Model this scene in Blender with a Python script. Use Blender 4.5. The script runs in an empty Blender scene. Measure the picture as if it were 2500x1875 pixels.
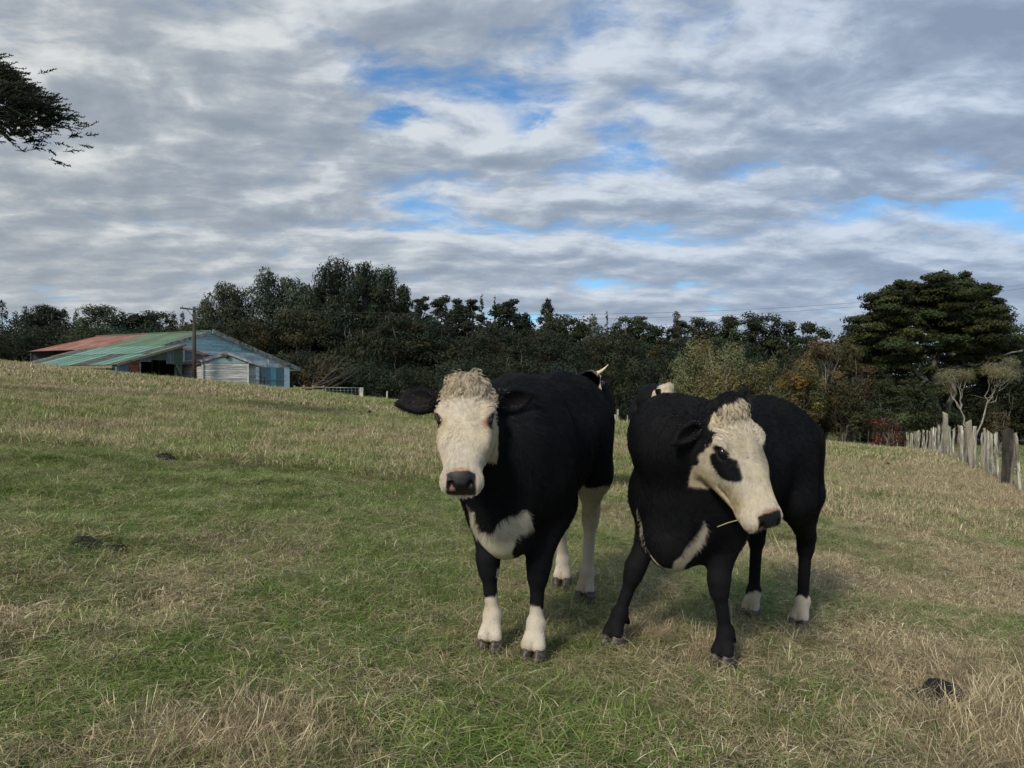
import bpy, math, random
import numpy as np
from mathutils import Vector, Matrix
rnd = random.Random(7)
RNG = np.random.default_rng(11)
sc = bpy.context.scene
COL = sc.collection

# ------------------------------------------------------------------ camera
CAM_H = 1.2
cam_d = bpy.data.cameras.new('camera')
cam = bpy.data.objects.new('camera', cam_d)
COL.objects.link(cam)
cam.location = (0, 0, CAM_H)
cam.rotation_euler = (math.radians(90), 0, 0)
cam_d.sensor_width = 36.0
cam_d.lens = 36.0 * 1878 / 2500
cam_d.clip_start = 0.05
cam_d.clip_end = 5000
sc.camera = cam

# ------------------------------------------------------------------ light
SUN_EL, SUN_AZ = math.radians(36), math.radians(-150)      # azimuth clockwise from +Y (view direction)
world = bpy.data.worlds.new('World')
sc.world = world
world.use_nodes = True
wt = world.node_tree
for n in list(wt.nodes): wt.nodes.remove(n)
def N(t, typ, **kw):
    n = t.nodes.new(typ)
    for k, v in kw.items():
        if k.startswith('i_'):
            n.inputs[int(k[2:]) if k[2:].isdigit() else k[2:]].default_value = v
        else:
            setattr(n, k, v)
    return n
def math_n(t, op, a, b=None, c=None, clamp=False):
    n = t.nodes.new('ShaderNodeMath'); n.operation = op; n.use_clamp = clamp
    for i, v in enumerate((a, b, c)):
        if v is None: continue
        if isinstance(v, (int, float)): n.inputs[i].default_value = v
        else: t.links.new(v, n.inputs[i])
    return n.outputs[0]
def mix_c(t, f, a, b, mode='MIX'):
    n = t.nodes.new('ShaderNodeMix'); n.data_type = 'RGBA'; n.blend_type = mode
    for i, v in ((0, f), (6, a), (7, b)):
        if isinstance(v, (int, float)): n.inputs[i].default_value = v
        elif isinstance(v, tuple): n.inputs[i].default_value = v if len(v) == 4 else v + (1,)
        else: t.links.new(v, n.inputs[i])
    return n.outputs[2]
def ramp(t, f, stops, interp='LINEAR'):
    n = t.nodes.new('ShaderNodeValToRGB'); n.color_ramp.interpolation = interp
    e = n.color_ramp.elements
    while len(e) > 1: e.remove(e[-1])
    e[0].position = stops[0][0]; e[0].color = tuple(stops[0][1]) + ((1,) if len(stops[0][1]) == 3 else ())
    for p, c in stops[1:]:
        x = e.new(p); x.color = tuple(c) + ((1,) if len(c) == 3 else ())
    t.links.new(f, n.inputs[0])
    return n.outputs[0]
def smooth(t, v, a, b):
    n = t.nodes.new('ShaderNodeMapRange'); n.interpolation_type = 'SMOOTHSTEP'
    t.links.new(v, n.inputs[0]); n.inputs[1].default_value = a; n.inputs[2].default_value = b
    return n.outputs[0]

DK = 0.20
CRAMP = [(0.0, (0.60, 0.615, 0.61)), (0.22, (0.50, 0.525, 0.535)), (0.45, (0.375, 0.408, 0.435)), (0.68, (0.30, 0.338, 0.378)), (1.0, (0.25, 0.288, 0.332))]
def build_world():
    t = wt; L = t.links.new
    sky = N(t, 'ShaderNodeTexSky', sky_type='NISHITA', sun_disc=False, sun_elevation=SUN_EL,
            sun_rotation=SUN_AZ, air_density=1.0, dust_density=0.6, ozone_density=2.2)
    tc = N(t, 'ShaderNodeTexCoord')
    sep = N(t, 'ShaderNodeSeparateXYZ'); L(tc.outputs['Generated'], sep.inputs[0])
    zc = math_n(t, 'MAXIMUM', sep.outputs[2], 0.0)
    den = math_n(t, 'ADD', zc, DK)
    px = math_n(t, 'DIVIDE', sep.outputs[0], den)
    py = math_n(t, 'DIVIDE', sep.outputs[1], den)
    comb = N(t, 'ShaderNodeCombineXYZ'); L(px, comb.inputs[0]); L(py, comb.inputs[1])
    mp = N(t, 'ShaderNodeMapping'); L(comb.outputs[0], mp.inputs[0])
    mp.inputs['Rotation'].default_value = (0, 0, math.radians(-12)); mp.inputs['Scale'].default_value = (0.85, 1.15, 1)
    warp = noise(t, 2.2, 3, .5, mp.outputs[0], '2D')
    wv = N(t, 'ShaderNodeVectorMath', operation='MULTIPLY_ADD'); L(warp.outputs['Color'], wv.inputs[0]); wv.inputs[1].default_value = (.16, .16, 0); L(mp.outputs[0], wv.inputs[2])
    def stack(vec):
        a = noise(t, 1.15, 3, .5, vec, '2D'); b = noise(t, 3.4, 7, .58, vec, '2D')
        c = N(t, 'ShaderNodeTexVoronoi', voronoi_dimensions='2D', feature='SMOOTH_F1'); L(vec, c.inputs['Vector']); c.inputs['Scale'].default_value = 2.5; c.inputs['Smoothness'].default_value = .8
        v = math_n(t, 'ADD', math_n(t, 'MULTIPLY', a.outputs['Fac'], .55), math_n(t, 'MULTIPLY', b.outputs['Fac'], .80))
        return math_n(t, 'SUBTRACT', v, math_n(t, 'MULTIPLY', c.outputs['Distance'], .26)), a, b
    cov, na, nb = stack(wv.outputs[0])
    off = N(t, 'ShaderNodeVectorMath', operation='ADD'); L(wv.outputs[0], off.inputs[0]); off.inputs[1].default_value = (-.045, -.085, 0)
    cov2, _, _ = stack(off.outputs[0])
    holes = None
    def deck(pxx, pyy):
        d = np.array([(pxx - 1250) / 1878, 1, (937.5 - pyy) / 1878]); d /= np.linalg.norm(d)
        return d[0] / (d[2] + DK), d[1] / (d[2] + DK)
    jx = math_n(t, 'MULTIPLY', math_n(t, 'SUBTRACT', nb.outputs['Fac'], 0.5), 0.35)
    for (a, b, ra, rb, amp) in HOLES:
        cx, cy = deck(a, b); x2, _ = deck(a + ra, b); _, y2 = deck(a, b - rb)
        rx = abs(x2 - cx); ry = abs(y2 - cy)
        dx = math_n(t, 'DIVIDE', math_n(t, 'SUBTRACT', math_n(t, 'ADD', px, jx), cx), rx)
        dy = math_n(t, 'DIVIDE', math_n(t, 'SUBTRACT', math_n(t, 'SUBTRACT', py, jx), cy), ry)
        r2 = math_n(t, 'ADD', math_n(t, 'MULTIPLY', dx, dx), math_n(t, 'MULTIPLY', dy, dy))
        g = math_n(t, 'MULTIPLY', math_n(t, 'EXPONENT', math_n(t, 'MULTIPLY', r2, -.7)), amp * .40)
        holes = g if holes is None else math_n(t, 'ADD', holes, g)
    cov_h = math_n(t, 'SUBTRACT', cov, holes)
    right = smooth(t, px, 0.2, 3.0)
    cov_h = math_n(t, 'SUBTRACT', cov_h, math_n(t, 'MULTIPLY', right, 0.035))
    mask = smooth(t, cov_h, 0.23, 0.50)
    # light on the cloud: brighter where the deck thins and on the flanks turned to the sun
    relief = math_n(t, 'SUBTRACT', cov, cov2)
    far = smooth(t, sep.outputs[2], 0.02, 0.26)
    amp_ = math_n(t, 'MULTIPLY_ADD', far, .55, .45)
    tone = math_n(t, 'ADD', math_n(t, 'MULTIPLY', math_n(t, 'SUBTRACT', cov_h, .555), 1.35), math_n(t, 'MULTIPLY', relief, -3.3))
    tone = math_n(t, 'MULTIPLY_ADD', tone, amp_, .47)
    ccol = ramp(t, tone, CRAMP)
    side = smooth(t, sep.outputs[0], -0.65, 0.65)
    ccol = mix_c(t, side, ccol, mix_c(t, 1.0, ccol, (0.84, 0.95, 1.15), 'MULTIPLY'))
    skyc = N(t, 'ShaderNodeVectorMath', operation='SCALE'); L(sky.outputs[0], skyc.inputs[0]); skyc.inputs['Scale'].default_value = 0.12
    ssat = mix_c(t, 1.0, skyc.outputs[0], (0.50, 0.80, 1.0), 'MULTIPLY')
    col = mix_c(t, mask, ssat, ccol)
    col = mix_c(t, 1.0, col, (SKYK, SKYK, SKYK), 'MULTIPLY')
    up = smooth(t, sep.outputs[2], -0.08, 0.0)
    col = mix_c(t, up, (0.07, 0.08, 0.05, 1), col)
    bg = N(t, 'ShaderNodeBackground'); L(col, bg.inputs[0]); bg.inputs[1].default_value = 1.0
    out = N(t, 'ShaderNodeOutputWorld'); L(bg.outputs[0], out.inputs[0])
    world.cycles.sampling_method = 'MANUAL'; world.cycles.sample_map_resolution = 512
SKYK = 0.565
# openings seen from the paddock: azimuth/height given by where they are seen, half sizes, strength
HOLES = [(880, 90, 90, 60, .30), (900, 170, 60, 40, .28), (945, 292, 75, 28, .45), (870, 210, 60, 25, .2), (790, 30, 70, 40, .3),
         (1312, 312, 50, 24, .42), (470, 232, 40, 26, .22), (1050, 515, 60, 14, .16),
         (2080, 278, 95, 30, .42), (2200, 395, 110, 26, .42), (1815, 425, 60, 26, .38), (1830, 250, 60, 22, .25), (1900, 100, 40, 50, .2),
         (2420, 520, 130, 18, .40), (2330, 630, 130, 9, .35), (2150, 495, 80, 10, .28), (2140, 640, 80, 7, .3), (1570, 560, 50, 18, .26),
         (1720, 80, 30, 50, .18), (2470, 760, 100, 10, .35), (2050, 765, 100, 8, .35), (1500, 370, 40, 20, .16), (1500, 410, 60, 18, .12)]
sun_d = bpy.data.lights.new('sun', 'SUN')
sun_d.energy = 1.5
sun_d.angle = math.radians(10)
sun_d.color = (1.0, 0.93, 0.80)
sun = bpy.data.objects.new('sun', sun_d)
COL.objects.link(sun)
_s = Vector((math.sin(SUN_AZ) * math.cos(SUN_EL), math.cos(SUN_AZ) * math.cos(SUN_EL), math.sin(SUN_EL)))
sun.rotation_euler = (-_s).to_track_quat('-Z', 'Y').to_euler()

vs = sc.view_settings
sc.display_settings.display_device = 'sRGB'
vs.view_transform = 'Standard'; vs.look = 'None'; vs.exposure = 1.06; vs.gamma = 1.0; vs.use_curve_mapping = False
sc.render.engine = 'CYCLES'
sc.cycles.use_denoising = True
sc.cycles.max_bounces = 6
sc.cycles.transparent_max_bounces = 8
sc.cycles.diffuse_bounces = 3
sc.cycles.use_adaptive_sampling = True
sc.cycles.adaptive_threshold = 0.02

# ------------------------------------------------------------------ helpers
def link(o, parent=None):
    COL.objects.link(o)
    if parent is not None: o.parent = parent
    return o
def tag(o, label=None, cat=None, group=None, kind=None):
    if label: o['label'] = label
    if cat: o['category'] = cat
    if group: o['group'] = group
    if kind: o['kind'] = kind
    return o
def empty(name, loc=(0, 0, 0), rz=0.0):
    o = bpy.data.objects.new(name, None); COL.objects.link(o)
    o.location = loc; o.rotation_euler = (0, 0, rz); o.empty_display_size = 0.2
    return o
def mesh_obj(name, V, F, mat, parent=None, smooth_=False, colors=None, nper=None):
    """V (n,3), F: list of faces or (m,k) array."""
    me = bpy.data.meshes.new(name)
    V = np.asarray(V, dtype=np.float32)
    if isinstance(F, np.ndarray):
        m, k = F.shape
        me.vertices.add(len(V)); me.vertices.foreach_set('co', V.ravel())
        me.loops.add(m * k); me.loops.foreach_set('vertex_index', F.astype(np.int32).ravel())
        me.polygons.add(m); me.polygons.foreach_set('loop_start', np.arange(0, m * k, k, dtype=np.int32))
        me.polygons.foreach_set('loop_total', np.full(m, k, dtype=np.int32))
        me.update(calc_edges=True)
    else:
        me.from_pydata([tuple(map(float, v)) for v in V], [], [tuple(f) for f in F]); me.update()
    if smooth_:
        me.polygons.foreach_set('use_smooth', np.ones(len(me.polygons), dtype=bool))
    if colors is not None:
        a = me.color_attributes.new('tint', 'FLOAT_COLOR', 'POINT')
        c = np.ones((len(V), 4), dtype=np.float32); c[:, :3] = colors
        a.data.foreach_set('color', c.ravel())
    if mat is not None:
        for mm in (mat if isinstance(mat, (list, tuple)) else [mat]): me.materials.append(mm)
    o = bpy.data.objects.new(name, me)
    link(o, parent)
    return o
def mat_new(name):
    m = bpy.data.materials.new(name); m.use_nodes = True
    t = m.node_tree
    for n in list(t.nodes): t.nodes.remove(n)
    out = N(t, 'ShaderNodeOutputMaterial')
    b = N(t, 'ShaderNodeBsdfPrincipled')
    t.links.new(b.outputs[0], out.inputs[0])
    return m, t, b, out
def noise(t, scale, detail=4, rough=0.55, vec=None, dim='3D'):
    n = N(t, 'ShaderNodeTexNoise', noise_dimensions=dim)
    n.inputs['Scale'].default_value = scale; n.inputs['Detail'].default_value = detail; n.inputs['Roughness'].default_value = rough
    if vec is not None: t.links.new(vec, n.inputs['Vector'])
    return n
def obj_coord(t, scale=(1, 1, 1), rot=(0, 0, 0)):
    tc = N(t, 'ShaderNodeTexCoord'); m = N(t, 'ShaderNodeMapping')
    t.links.new(tc.outputs['Object'], m.inputs[0]); m.inputs['Scale'].default_value = scale; m.inputs['Rotation'].default_value = rot
    return m.outputs[0]
def mottled(name, c1, c2, scale=8, rough=0.8, stretch=(1, 1, 1), c3=None, bump=0.0, detail=6, spec=0.3, metal=0.0, s3=3.0, t3=(0.5, 0.62)):
    """weathered surface: two colours mixed by noise, a third one in patches"""
    m, t, b, out = mat_new(name)
    v = obj_coord(t, stretch)
    n = noise(t, scale, detail, 0.65, v)
    col = mix_c(t, smooth(t, n.outputs['Fac'], 0.35, 0.65), c1, c2)
    if c3 is not None:
        n3 = noise(t, s3, 5, 0.6, v)
        col = mix_c(t, smooth(t, n3.outputs['Fac'], *t3), col, c3)
    oi = N(t, 'ShaderNodeObjectInfo')
    k = math_n(t, 'ADD', math_n(t, 'MULTIPLY', oi.outputs['Random'], 0.4), 0.8)
    sc_ = N(t, 'ShaderNodeVectorMath', operation='SCALE'); t.links.new(col, sc_.inputs[0]); t.links.new(k, sc_.inputs['Scale'])
    t.links.new(sc_.outputs[0], b.inputs['Base Color'])
    b.inputs['Roughness'].default_value = rough; b.inputs['Specular IOR Level'].default_value = spec; b.inputs['Metallic'].default_value = metal
    if bump:
        bp = N(t, 'ShaderNodeBump'); bp.inputs['Strength'].default_value = bump; bp.inputs['Distance'].default_value = 0.02
        t.links.new(n.outputs['Fac'], bp.inputs['Height']); t.links.new(bp.outputs[0], b.inputs['Normal'])
    return m

build_world()
# ------------------------------------------------------------------ value noise for the terrain
_perm = np.random.default_rng(3).random((64, 64))
def vnoise(x, y):
    x = np.asarray(x, float); y = np.asarray(y, float)
    xi = np.floor(x).astype(int); yi = np.floor(y).astype(int)
    fx = x - xi; fy = y - yi
    fx = fx * fx * (3 - 2 * fx); fy = fy * fy * (3 - 2 * fy)
    g = lambda a, b: _perm[a % 64, b % 64]
    return (g(xi, yi) * (1 - fx) + g(xi + 1, yi) * fx) * (1 - fy) + (g(xi, yi + 1) * (1 - fx) + g(xi + 1, yi + 1) * fx) * fy - 0.5
def ground_z(x, y):
    """the paddock: a cross slope falling to the right, rounding over beyond 18 m, and a flat beyond the fence"""
    x = np.asarray(x, float); y = np.asarray(y, float)
    yy = np.maximum(y - 18, 0)
    drop = np.where(yy < 62, 0.00068 * yy * yy, 0.00068 * 62 * 62 + 0.03 * (yy - 62))
    z = -0.097 * np.clip(x, -90, 90) - drop
    flat = -3.75
    k = 0.6
    h = np.clip(0.5 + 0.5 * (z - flat) / k, 0, 1)
    z = flat * (1 - h) + z * h + k * h * (1 - h)
    n = 0.07 * vnoise(x * 0.9 + 5, y * 0.9) + 0.05 * vnoise(x * 2.3, y * 2.3 + 9) + 0.035 * vnoise(x * 5, y * 5) + 0.022 * vnoise(x * 10.3 + 4, y * 10.3) + 0.25 * vnoise(x * .13 + 3, y * .13) * np.clip((y - 8) / 20, 0, 1)
    near = np.clip((np.hypot(x - 0.75, y - 4) - 1.6) / 1.5, 0.35, 1)     # trodden flat where the calves stand
    return z + n * near
def gz(x, y): return float(ground_z(x, y))
def U(px): return (px - 1250) / 1878.0
# ------------------------------------------------------------------ ground
def grass_soil():
    m, t, b, out = mat_new('paddock_turf')
    g = N(t, 'ShaderNodeNewGeometry')
    n1 = noise(t, .55, 5, .6, g.outputs['Position']); n2 = noise(t, 9, 6, .7, g.outputs['Position']); n3 = noise(t, .13, 3, .5, g.outputs['Position'])
    green = mix_c(t, n2.outputs['Fac'], (.040, .064, .016), (.10, .135, .036))
    dry = mix_c(t, n2.outputs['Fac'], (.060, .048, .026), (.20, .165, .09))
    a = N(t, 'ShaderNodeAttribute', attribute_name='dry')
    f = math_n(t, 'ADD', a.outputs['Fac'], math_n(t, 'MULTIPLY', math_n(t, 'SUBTRACT', n1.outputs['Fac'], .5), .9))
    col = mix_c(t, smooth(t, f, .25, .75), green, dry)
    t.links.new(col, b.inputs['Base Color']); b.inputs['Roughness'].default_value = .95; b.inputs['Specular IOR Level'].default_value = .1
    bp = N(t, 'ShaderNodeBump'); bp.inputs['Strength'].default_value = .8; bp.inputs['Distance'].default_value = .03
    t.links.new(n2.outputs['Fac'], bp.inputs['Height']); t.links.new(bp.outputs[0], b.inputs['Normal'])
    return m
def fence_x(y): return 11.2 + .455 * (y - 17.6)
def dryness(x, y):
    """0 lush green .. 1 dry straw; where the seed-head grass stands"""
    x = np.asarray(x, float); y = np.asarray(y, float)
    d = .09 + .9 * vnoise(x * .45 + 20, y * .30 + 7) + 1.0 * vnoise(x * 1.3 + 2, y * 1.1 + 31) + .45 * vnoise(x * 4.1, y * 4.1 + 3)
    u = x / np.maximum(y, .1)
    crest = np.clip((y - 13) / 16, 0, 1)
    d += crest * np.clip((-u - .25) / .3, 0, 1) * .45 + crest * .14              # left of the hill
    d += .5 * np.exp(-((x - fence_x(y) + .6) / 1.6) ** 2) * (y > 12)             # along the fence
    d += .35 * np.clip((u - .20) / .25, 0, 1) * (y > 5) * (x < fence_x(y))
    def spot(px, py, rx, ry, amp):
        yy = 1.2 / max((py - 937.5) / 1878 - .097 * (px - 1250) / 1878 * 1.0, .02); xx = (px - 1250) / 1878 * yy
        y2 = 1.2 / max((py - ry - 937.5) / 1878 - .097 * (px - 1250) / 1878, .02)
        return amp * np.exp(-(((x - xx) / (rx / 1878 * yy)) ** 2 + ((y - yy) / max(abs(y2 - yy), .05)) ** 2))
    for sp in SPOTS: d += spot(*sp)
    k = np.clip((x - fence_x(y) - .5) / 4, 0, 1) * np.clip((y - 8) / 6, 0, 1)
    d = d * (1 - k) + k * (-.1 + .4 * vnoise(x * .2, y * .1))
    return np.clip(d, 0, 1)
SPOTS = [(100, 1245, 90, 25, .6), (560, 1320, 90, 35, .55), (690, 1370, 110, 40, .5), (70, 1500, 80, 45, .5), (420, 1510, 80, 30, .5), (520, 1790, 110, 70, .8), (740, 1820, 170, 50, .7),
         (370, 1740, 60, 25, .4), (1430, 1240, 60, 60, .2), (2130, 1560, 190, 55, .75), (1620, 1580, 150, 60, .5), (1350, 1660, 120, 40, .35), (2440, 1780, 120, 110, .9), (1600, 1450, 60, 40, .4), (1150, 1650, 80, 30, .15),
         (900, 1350, 150, 60, -.1), (620, 1230, 260, 40, -.25), (1000, 1400, 160, 60, -.3), (700, 1500, 160, 60, -.2), (1300, 1500, 120, 80, -.4), (1750, 1500, 120, 30, -.35), (2000, 1800, 200, 40, -.2), (100, 1750, 160, 60, -.35), (1300, 1780, 250, 70, -.35),
         (120, 1060, 120, 25, .35), (330, 1040, 90, 30, .3), (700, 1100, 80, 20, .3)]
def build_ground():
    xs = np.unique(np.round(np.concatenate([np.linspace(-700, -90, 24), np.linspace(-90, -12, 130), np.linspace(-12, 14, 190), np.linspace(14, 110, 160), np.linspace(110, 700, 24)]), 3))
    ys = np.unique(np.round(np.concatenate([np.linspace(-40, 1, 24), np.linspace(1, 14, 140), np.linspace(14, 60, 110), np.linspace(60, 160, 60), np.linspace(160, 1200, 30)]), 3))
    nx, ny = len(xs), len(ys)
    X, Y = np.meshgrid(xs, ys); Z = ground_z(X, Y)
    V = np.stack([X.ravel(), Y.ravel(), Z.ravel()], 1)
    i = np.arange(ny - 1)[:, None] * nx + np.arange(nx - 1)[None]
    F = np.stack([i, i + 1, i + nx + 1, i + nx], -1).reshape(-1, 4)
    o = mesh_obj('ground', V, F, grass_soil(), None, True)
    a = o.data.attributes.new('dry', 'FLOAT', 'POINT')
    a.data.foreach_set('value', dryness(X, Y).ravel().astype(np.float32))
    tag(o, 'sloping paddock of short green and dry tan grass', kind='structure')
build_ground()
# ------------------------------------------------------------------ farm sheds
D0 = 62.0
BO = np.array([-.391 * D0, D0]); BG = np.array([.469, .883]); BR = np.array([-.883, .469])
def bp(s_, L, z):
    """barn frame: s along the gable (right positive), L back along the ridge, z height"""
    p = BO + BG * s_ + BR * L
    return (p[0], p[1], z)
def slab(name, pts, thick, mat, parent, nrm_=None):
    """a sheet with thickness from 3 or more coplanar corner points"""
    P = [Vector(p) for p in pts]
    n = (P[1] - P[0]).cross(P[2] - P[0]).normalized() if nrm_ is None else Vector(nrm_)
    c = len(P)
    V = [tuple(p) for p in P] + [tuple(p - n * thick) for p in P]
    F = [tuple(range(c)), tuple(range(2 * c - 1, c - 1, -1))] + [(i, c + i, c + (i + 1) % c, (i + 1) % c) for i in range(c)]
    return mesh_obj(name, V, F, mat, parent)
def corrug(name, A, B, C, D_, pitch, depth, mat, parent):
    """corrugated sheet: corners A,B (lower edge), D,C (upper edge); ribs run A->D"""
    A, B, C, D_ = map(Vector, (A, B, C, D_))
    n = (B - A).cross(D_ - A).normalized()
    k = max(2, int((B - A).length / pitch * 2))
    V = []; F = []
    for i in range(k + 1):
        t = i / k; off = n * (depth if i % 2 else 0)
        lo = A.lerp(B, t) + off; hi = D_.lerp(C, t) + off
        V += [tuple(lo), tuple(hi)]
    for i in range(k): F.append((2 * i, 2 * i + 2, 2 * i + 3, 2 * i + 1))
    return mesh_obj(name, V, F, mat, parent)
def beam(name, a, b, w, h, mat, parent, label=None):
    a, b = Vector(a), Vector(b); d = (b - a).normalized()
    up = Vector((0, 0, 1)) if abs(d.z) < .95 else Vector((0, 1, 0))
    s_ = d.cross(up).normalized(); u = s_.cross(d).normalized()
    V = []
    for p in (a, b):
        for i, j in ((-1, -1), (1, -1), (1, 1), (-1, 1)): V.append(tuple(p + s_ * (w / 2 * i) + u * (h / 2 * j)))
    F = [(0, 1, 2, 3), (7, 6, 5, 4), (0, 4, 5, 1), (1, 5, 6, 2), (2, 6, 7, 3), (3, 7, 4, 0)]
    o = mesh_obj(name, V, F, mat, parent)
    if label: o['label'] = label
    return o
def tube(name, pts, r, mat, parent=None, n=6, r1=None):
    V = []; F = []; pts = [Vector(p) for p in pts]
    for j, p in enumerate(pts):
        d = (pts[min(j + 1, len(pts) - 1)] - pts[max(j - 1, 0)]).normalized()
        up = Vector((0, 0, 1)) if abs(d.z) < .9 else Vector((1, 0, 0))
        a = d.cross(up).normalized(); b = a.cross(d)
        rr = r if r1 is None else r + (r1 - r) * j / (len(pts) - 1)
        for i in range(n):
            q = 2 * math.pi * i / n; V.append(tuple(p + a * (rr * math.cos(q)) + b * (rr * math.sin(q))))
    for j in range(len(pts) - 1):
        for i in range(n): F.append((j * n + i, j * n + (i + 1) % n, (j + 1) * n + (i + 1) % n, (j + 1) * n + i))
    F.append(tuple(range(n - 1, -1, -1))); F.append(tuple(range((len(pts) - 1) * n, len(pts) * n)))
    return mesh_obj(name, V, F, mat, parent, True)
M_red = mottled('red_roof_iron', (.27, .125, .095), (.21, .095, .075), 1.2, .75, (1, 1, 1), (.32, .17, .13), s3=.8)
M_green = mottled('green_roof_iron', (.115, .165, .115), (.09, .135, .09), 1.0, .75, (1, 1, 1), (.11, .20, .11), s3=.6)
M_teal = mottled('teal_roof_iron', (.165, .29, .235), (.13, .235, .195), 1.6, .75, (.5, 1, 1), (.12, .17, .13), s3=.9, t3=(.58, .7))
M_greyroof = mottled('bare_roof_iron', (.10, .115, .09), (.065, .07, .06), 2.0, .8, (1, 1, 1), (.15, .17, .14))
M_rust = mottled('rusted_iron', (.19, .055, .030), (.30, .11, .06), 2.5, .85, (1, 1, 3), (.10, .05, .035))
M_whitewall = mottled('white_weatherboard', (.66, .74, .77), (.54, .62, .66), 1.2, .8, (1, 1, 2), (.44, .52, .55), s3=.7)
M_tealwall = mottled('pale_teal_boards', (.30, .50, .52), (.37, .57, .59), 1.0, .8, (1, 1, 5), (.24, .38, .40), s3=.8)
M_tealdull = mottled('dull_teal_boards', (.23, .36, .35), (.30, .43, .41), 1.3, .8, (1, 1, 4))
M_bluedoor = mottled('blue_door', (.13, .22, .27), (.16, .27, .32), 1.5, .7, (1, 1, .6))
M_tealdoor = mottled('teal_door_board', (.17, .42, .45), (.14, .36, .40), 1.5, .7, (1, 1, .6))
M_trim = mottled('grey_trim', (.46, .48, .49), (.28, .29, .28), 2.5, .85, (1, 1, 1), (.10, .11, .09), s3=2)
M_lichen = mottled('lichened_bargeboard', (.15, .16, .13), (.34, .36, .32), 5, .9, (1, 1, 1), (.07, .08, .06))
M_board = mottled('bare_grey_weatherboard', (.44, .44, .42), (.25, .25, .24), 2.2, .9, (.6, .6, 9), (.60, .60, .57), s3=1.4, t3=(.5, .62))
M_dark = mottled('dark_timber', (.045, .040, .034), (.085, .072, .058), 6, .9, (1, 1, .3))
M_tim = mottled('old_timber', (.26, .215, .15), (.15, .125, .09), 4, .9, (1, 1, 1), (.20, .19, .13))
M_wiron = mottled('weathered_wall_iron', (.11, .13, .145), (.17, .19, .20), 1.8, .75, (3, 3, .5), (.08, .075, .065))
M_biron = mottled('blue_wall_iron', (.10, .15, .20), (.13, .18, .23), 2, .7)
M_giron = mottled('green_wall_iron', (.05, .105, .055), (.07, .13, .07), 2, .75, c3=(.09, .09, .07))
M_peel = mottled('peeling_white_board', (.50, .53, .52), (.36, .27, .18), 3, .85, (1, 1, 1), (.42, .30, .18))
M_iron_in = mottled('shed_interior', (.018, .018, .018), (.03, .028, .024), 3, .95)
M_steel = mottled('galvanised_steel', (.22, .24, .25), (.30, .32, .33), 8, .5, metal=.4)

barn = empty('barn', bp(0, 0, gz(*bp(0, 0, 0)[:2])))

ZR = 5.46; ZE = 2.68; SR = 9.42; SL = 5.0; ZL = ZR - .295 * SL; LB = 14.6
base0 = -.6
def zr(s_): return ZR - .295 * abs(s_)
# left slope: red sheets at the far end, green ones nearer
w = 1.22; k = 0; L = 0.0
while L < LB + 1.5:
    L2 = min(L + w, LB + 1.5)
    mt = M_green if L < 7.3 else M_red
    # hip at the far end: the ridge stops at LB, the eave runs on
    corrug('roof_sheet', bp(-SL - .15, L2, zr(SL + .15)), bp(-SL - .15, L, zr(SL + .15)), bp(0, min(L, LB), ZR), bp(0, min(L2, LB), ZR), .24, .025, mt, barn)
    corrug('roof_sheet', bp(SR + .25, L, zr(SR + .25)), bp(SR + .25, L2, zr(SR + .25)), bp(0, min(L2, LB), ZR), bp(0, min(L, LB), ZR), .24, .025, M_greyroof, barn)
    L = L2
slab('far_gable', [bp(-SL, LB + 1.4, base0), bp(SR, LB + 1.4, base0), bp(SR, LB + 1.4, zr(SR) - .05), bp(0, LB - .02, ZR - .05), bp(-SL, LB + 1.4, zr(SL) - .05)], .05, M_wiron, barn)
beam('ridge_cap', bp(0, -.12, ZR + .04), bp(0, LB, ZR + .04), .3, .06, M_green, barn)
# bargeboards of the near gable
beam('bargeboard', bp(0, -.10, ZR - .07), bp(-SL - .1, -.10, zr(SL + .1) - .07), .05, .24, M_trim, barn, 'pale blue-grey bargeboard left of the peak')
beam('bargeboard', bp(0, -.16, ZR - .02), bp(SR + .45, -.16, zr(SR + .45) - .02), .06, .34, M_lichen, barn, 'lichen-speckled bargeboard running down to the right')
beam('eave_gutter', bp(SR + .55, -.15, ZE - .22), bp(SR + .9, 3.5, ZE - .22), .16, .12, M_greyroof, barn)
# gable wall: boards laid one by one; teal above, white strip and right end below
zst = 3.72
z = ZE - .02
bh = .17
while z < ZR - .1:
    z2 = z + bh
    half = (ZR - z2 - .03) / .295
    sL, sR = -min(half, SL + .02), min(half, SR)
    zone = [(sL, min(3.1, sR), M_tealwall), (3.1, sR, M_tealdull)] if z > zst else [(sL, min(6.02, sR), M_whitewall), (6.1, sR, M_whitewall)]
    for a, b, mt in zone:
        if b - a > .2:
            slab('weatherboard', [bp(a, -.02, z), bp(b, -.02, z), bp(b, .012, z2 + .02), bp(a, .012, z2 + .02)], .03, mt, barn)
    z = z2
slab('wall', [bp(-SL, .05, base0), bp(SR - .7, .05, base0), bp(SR - .7, .05, ZE - .05), bp(SR - .7, .05, zr(SR - .7) - .1), bp(0, .05, ZR - .12), bp(-SL, .05, zr(SL) - .1)], .1, M_tealdull, barn)
slab('peeling_board', [bp(7.4, -.07, ZE + .02), bp(SR, -.07, ZE + .02), bp(SR, -.07, ZE + .16), bp(7.3, -.07, ZE + .52)], .03, M_peel, barn)
beam('corner_post', bp(6.06, -.09, ZE + .05), bp(6.06, -.09, zr(6.06) - .2), .14, .1, M_trim, barn)
slab('door_post_panel', [bp(8.0, -.05, base0), bp(8.67, -.05, base0), bp(8.67, -.05, ZE), bp(8.0, -.05, ZE)], .08, M_whitewall, barn)
slab('side_wall', [bp(8.67, 0, base0), bp(SR, LB, base0), bp(SR, LB, ZE), bp(8.67, 0, ZE)], .08, M_wiron, barn)
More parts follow.
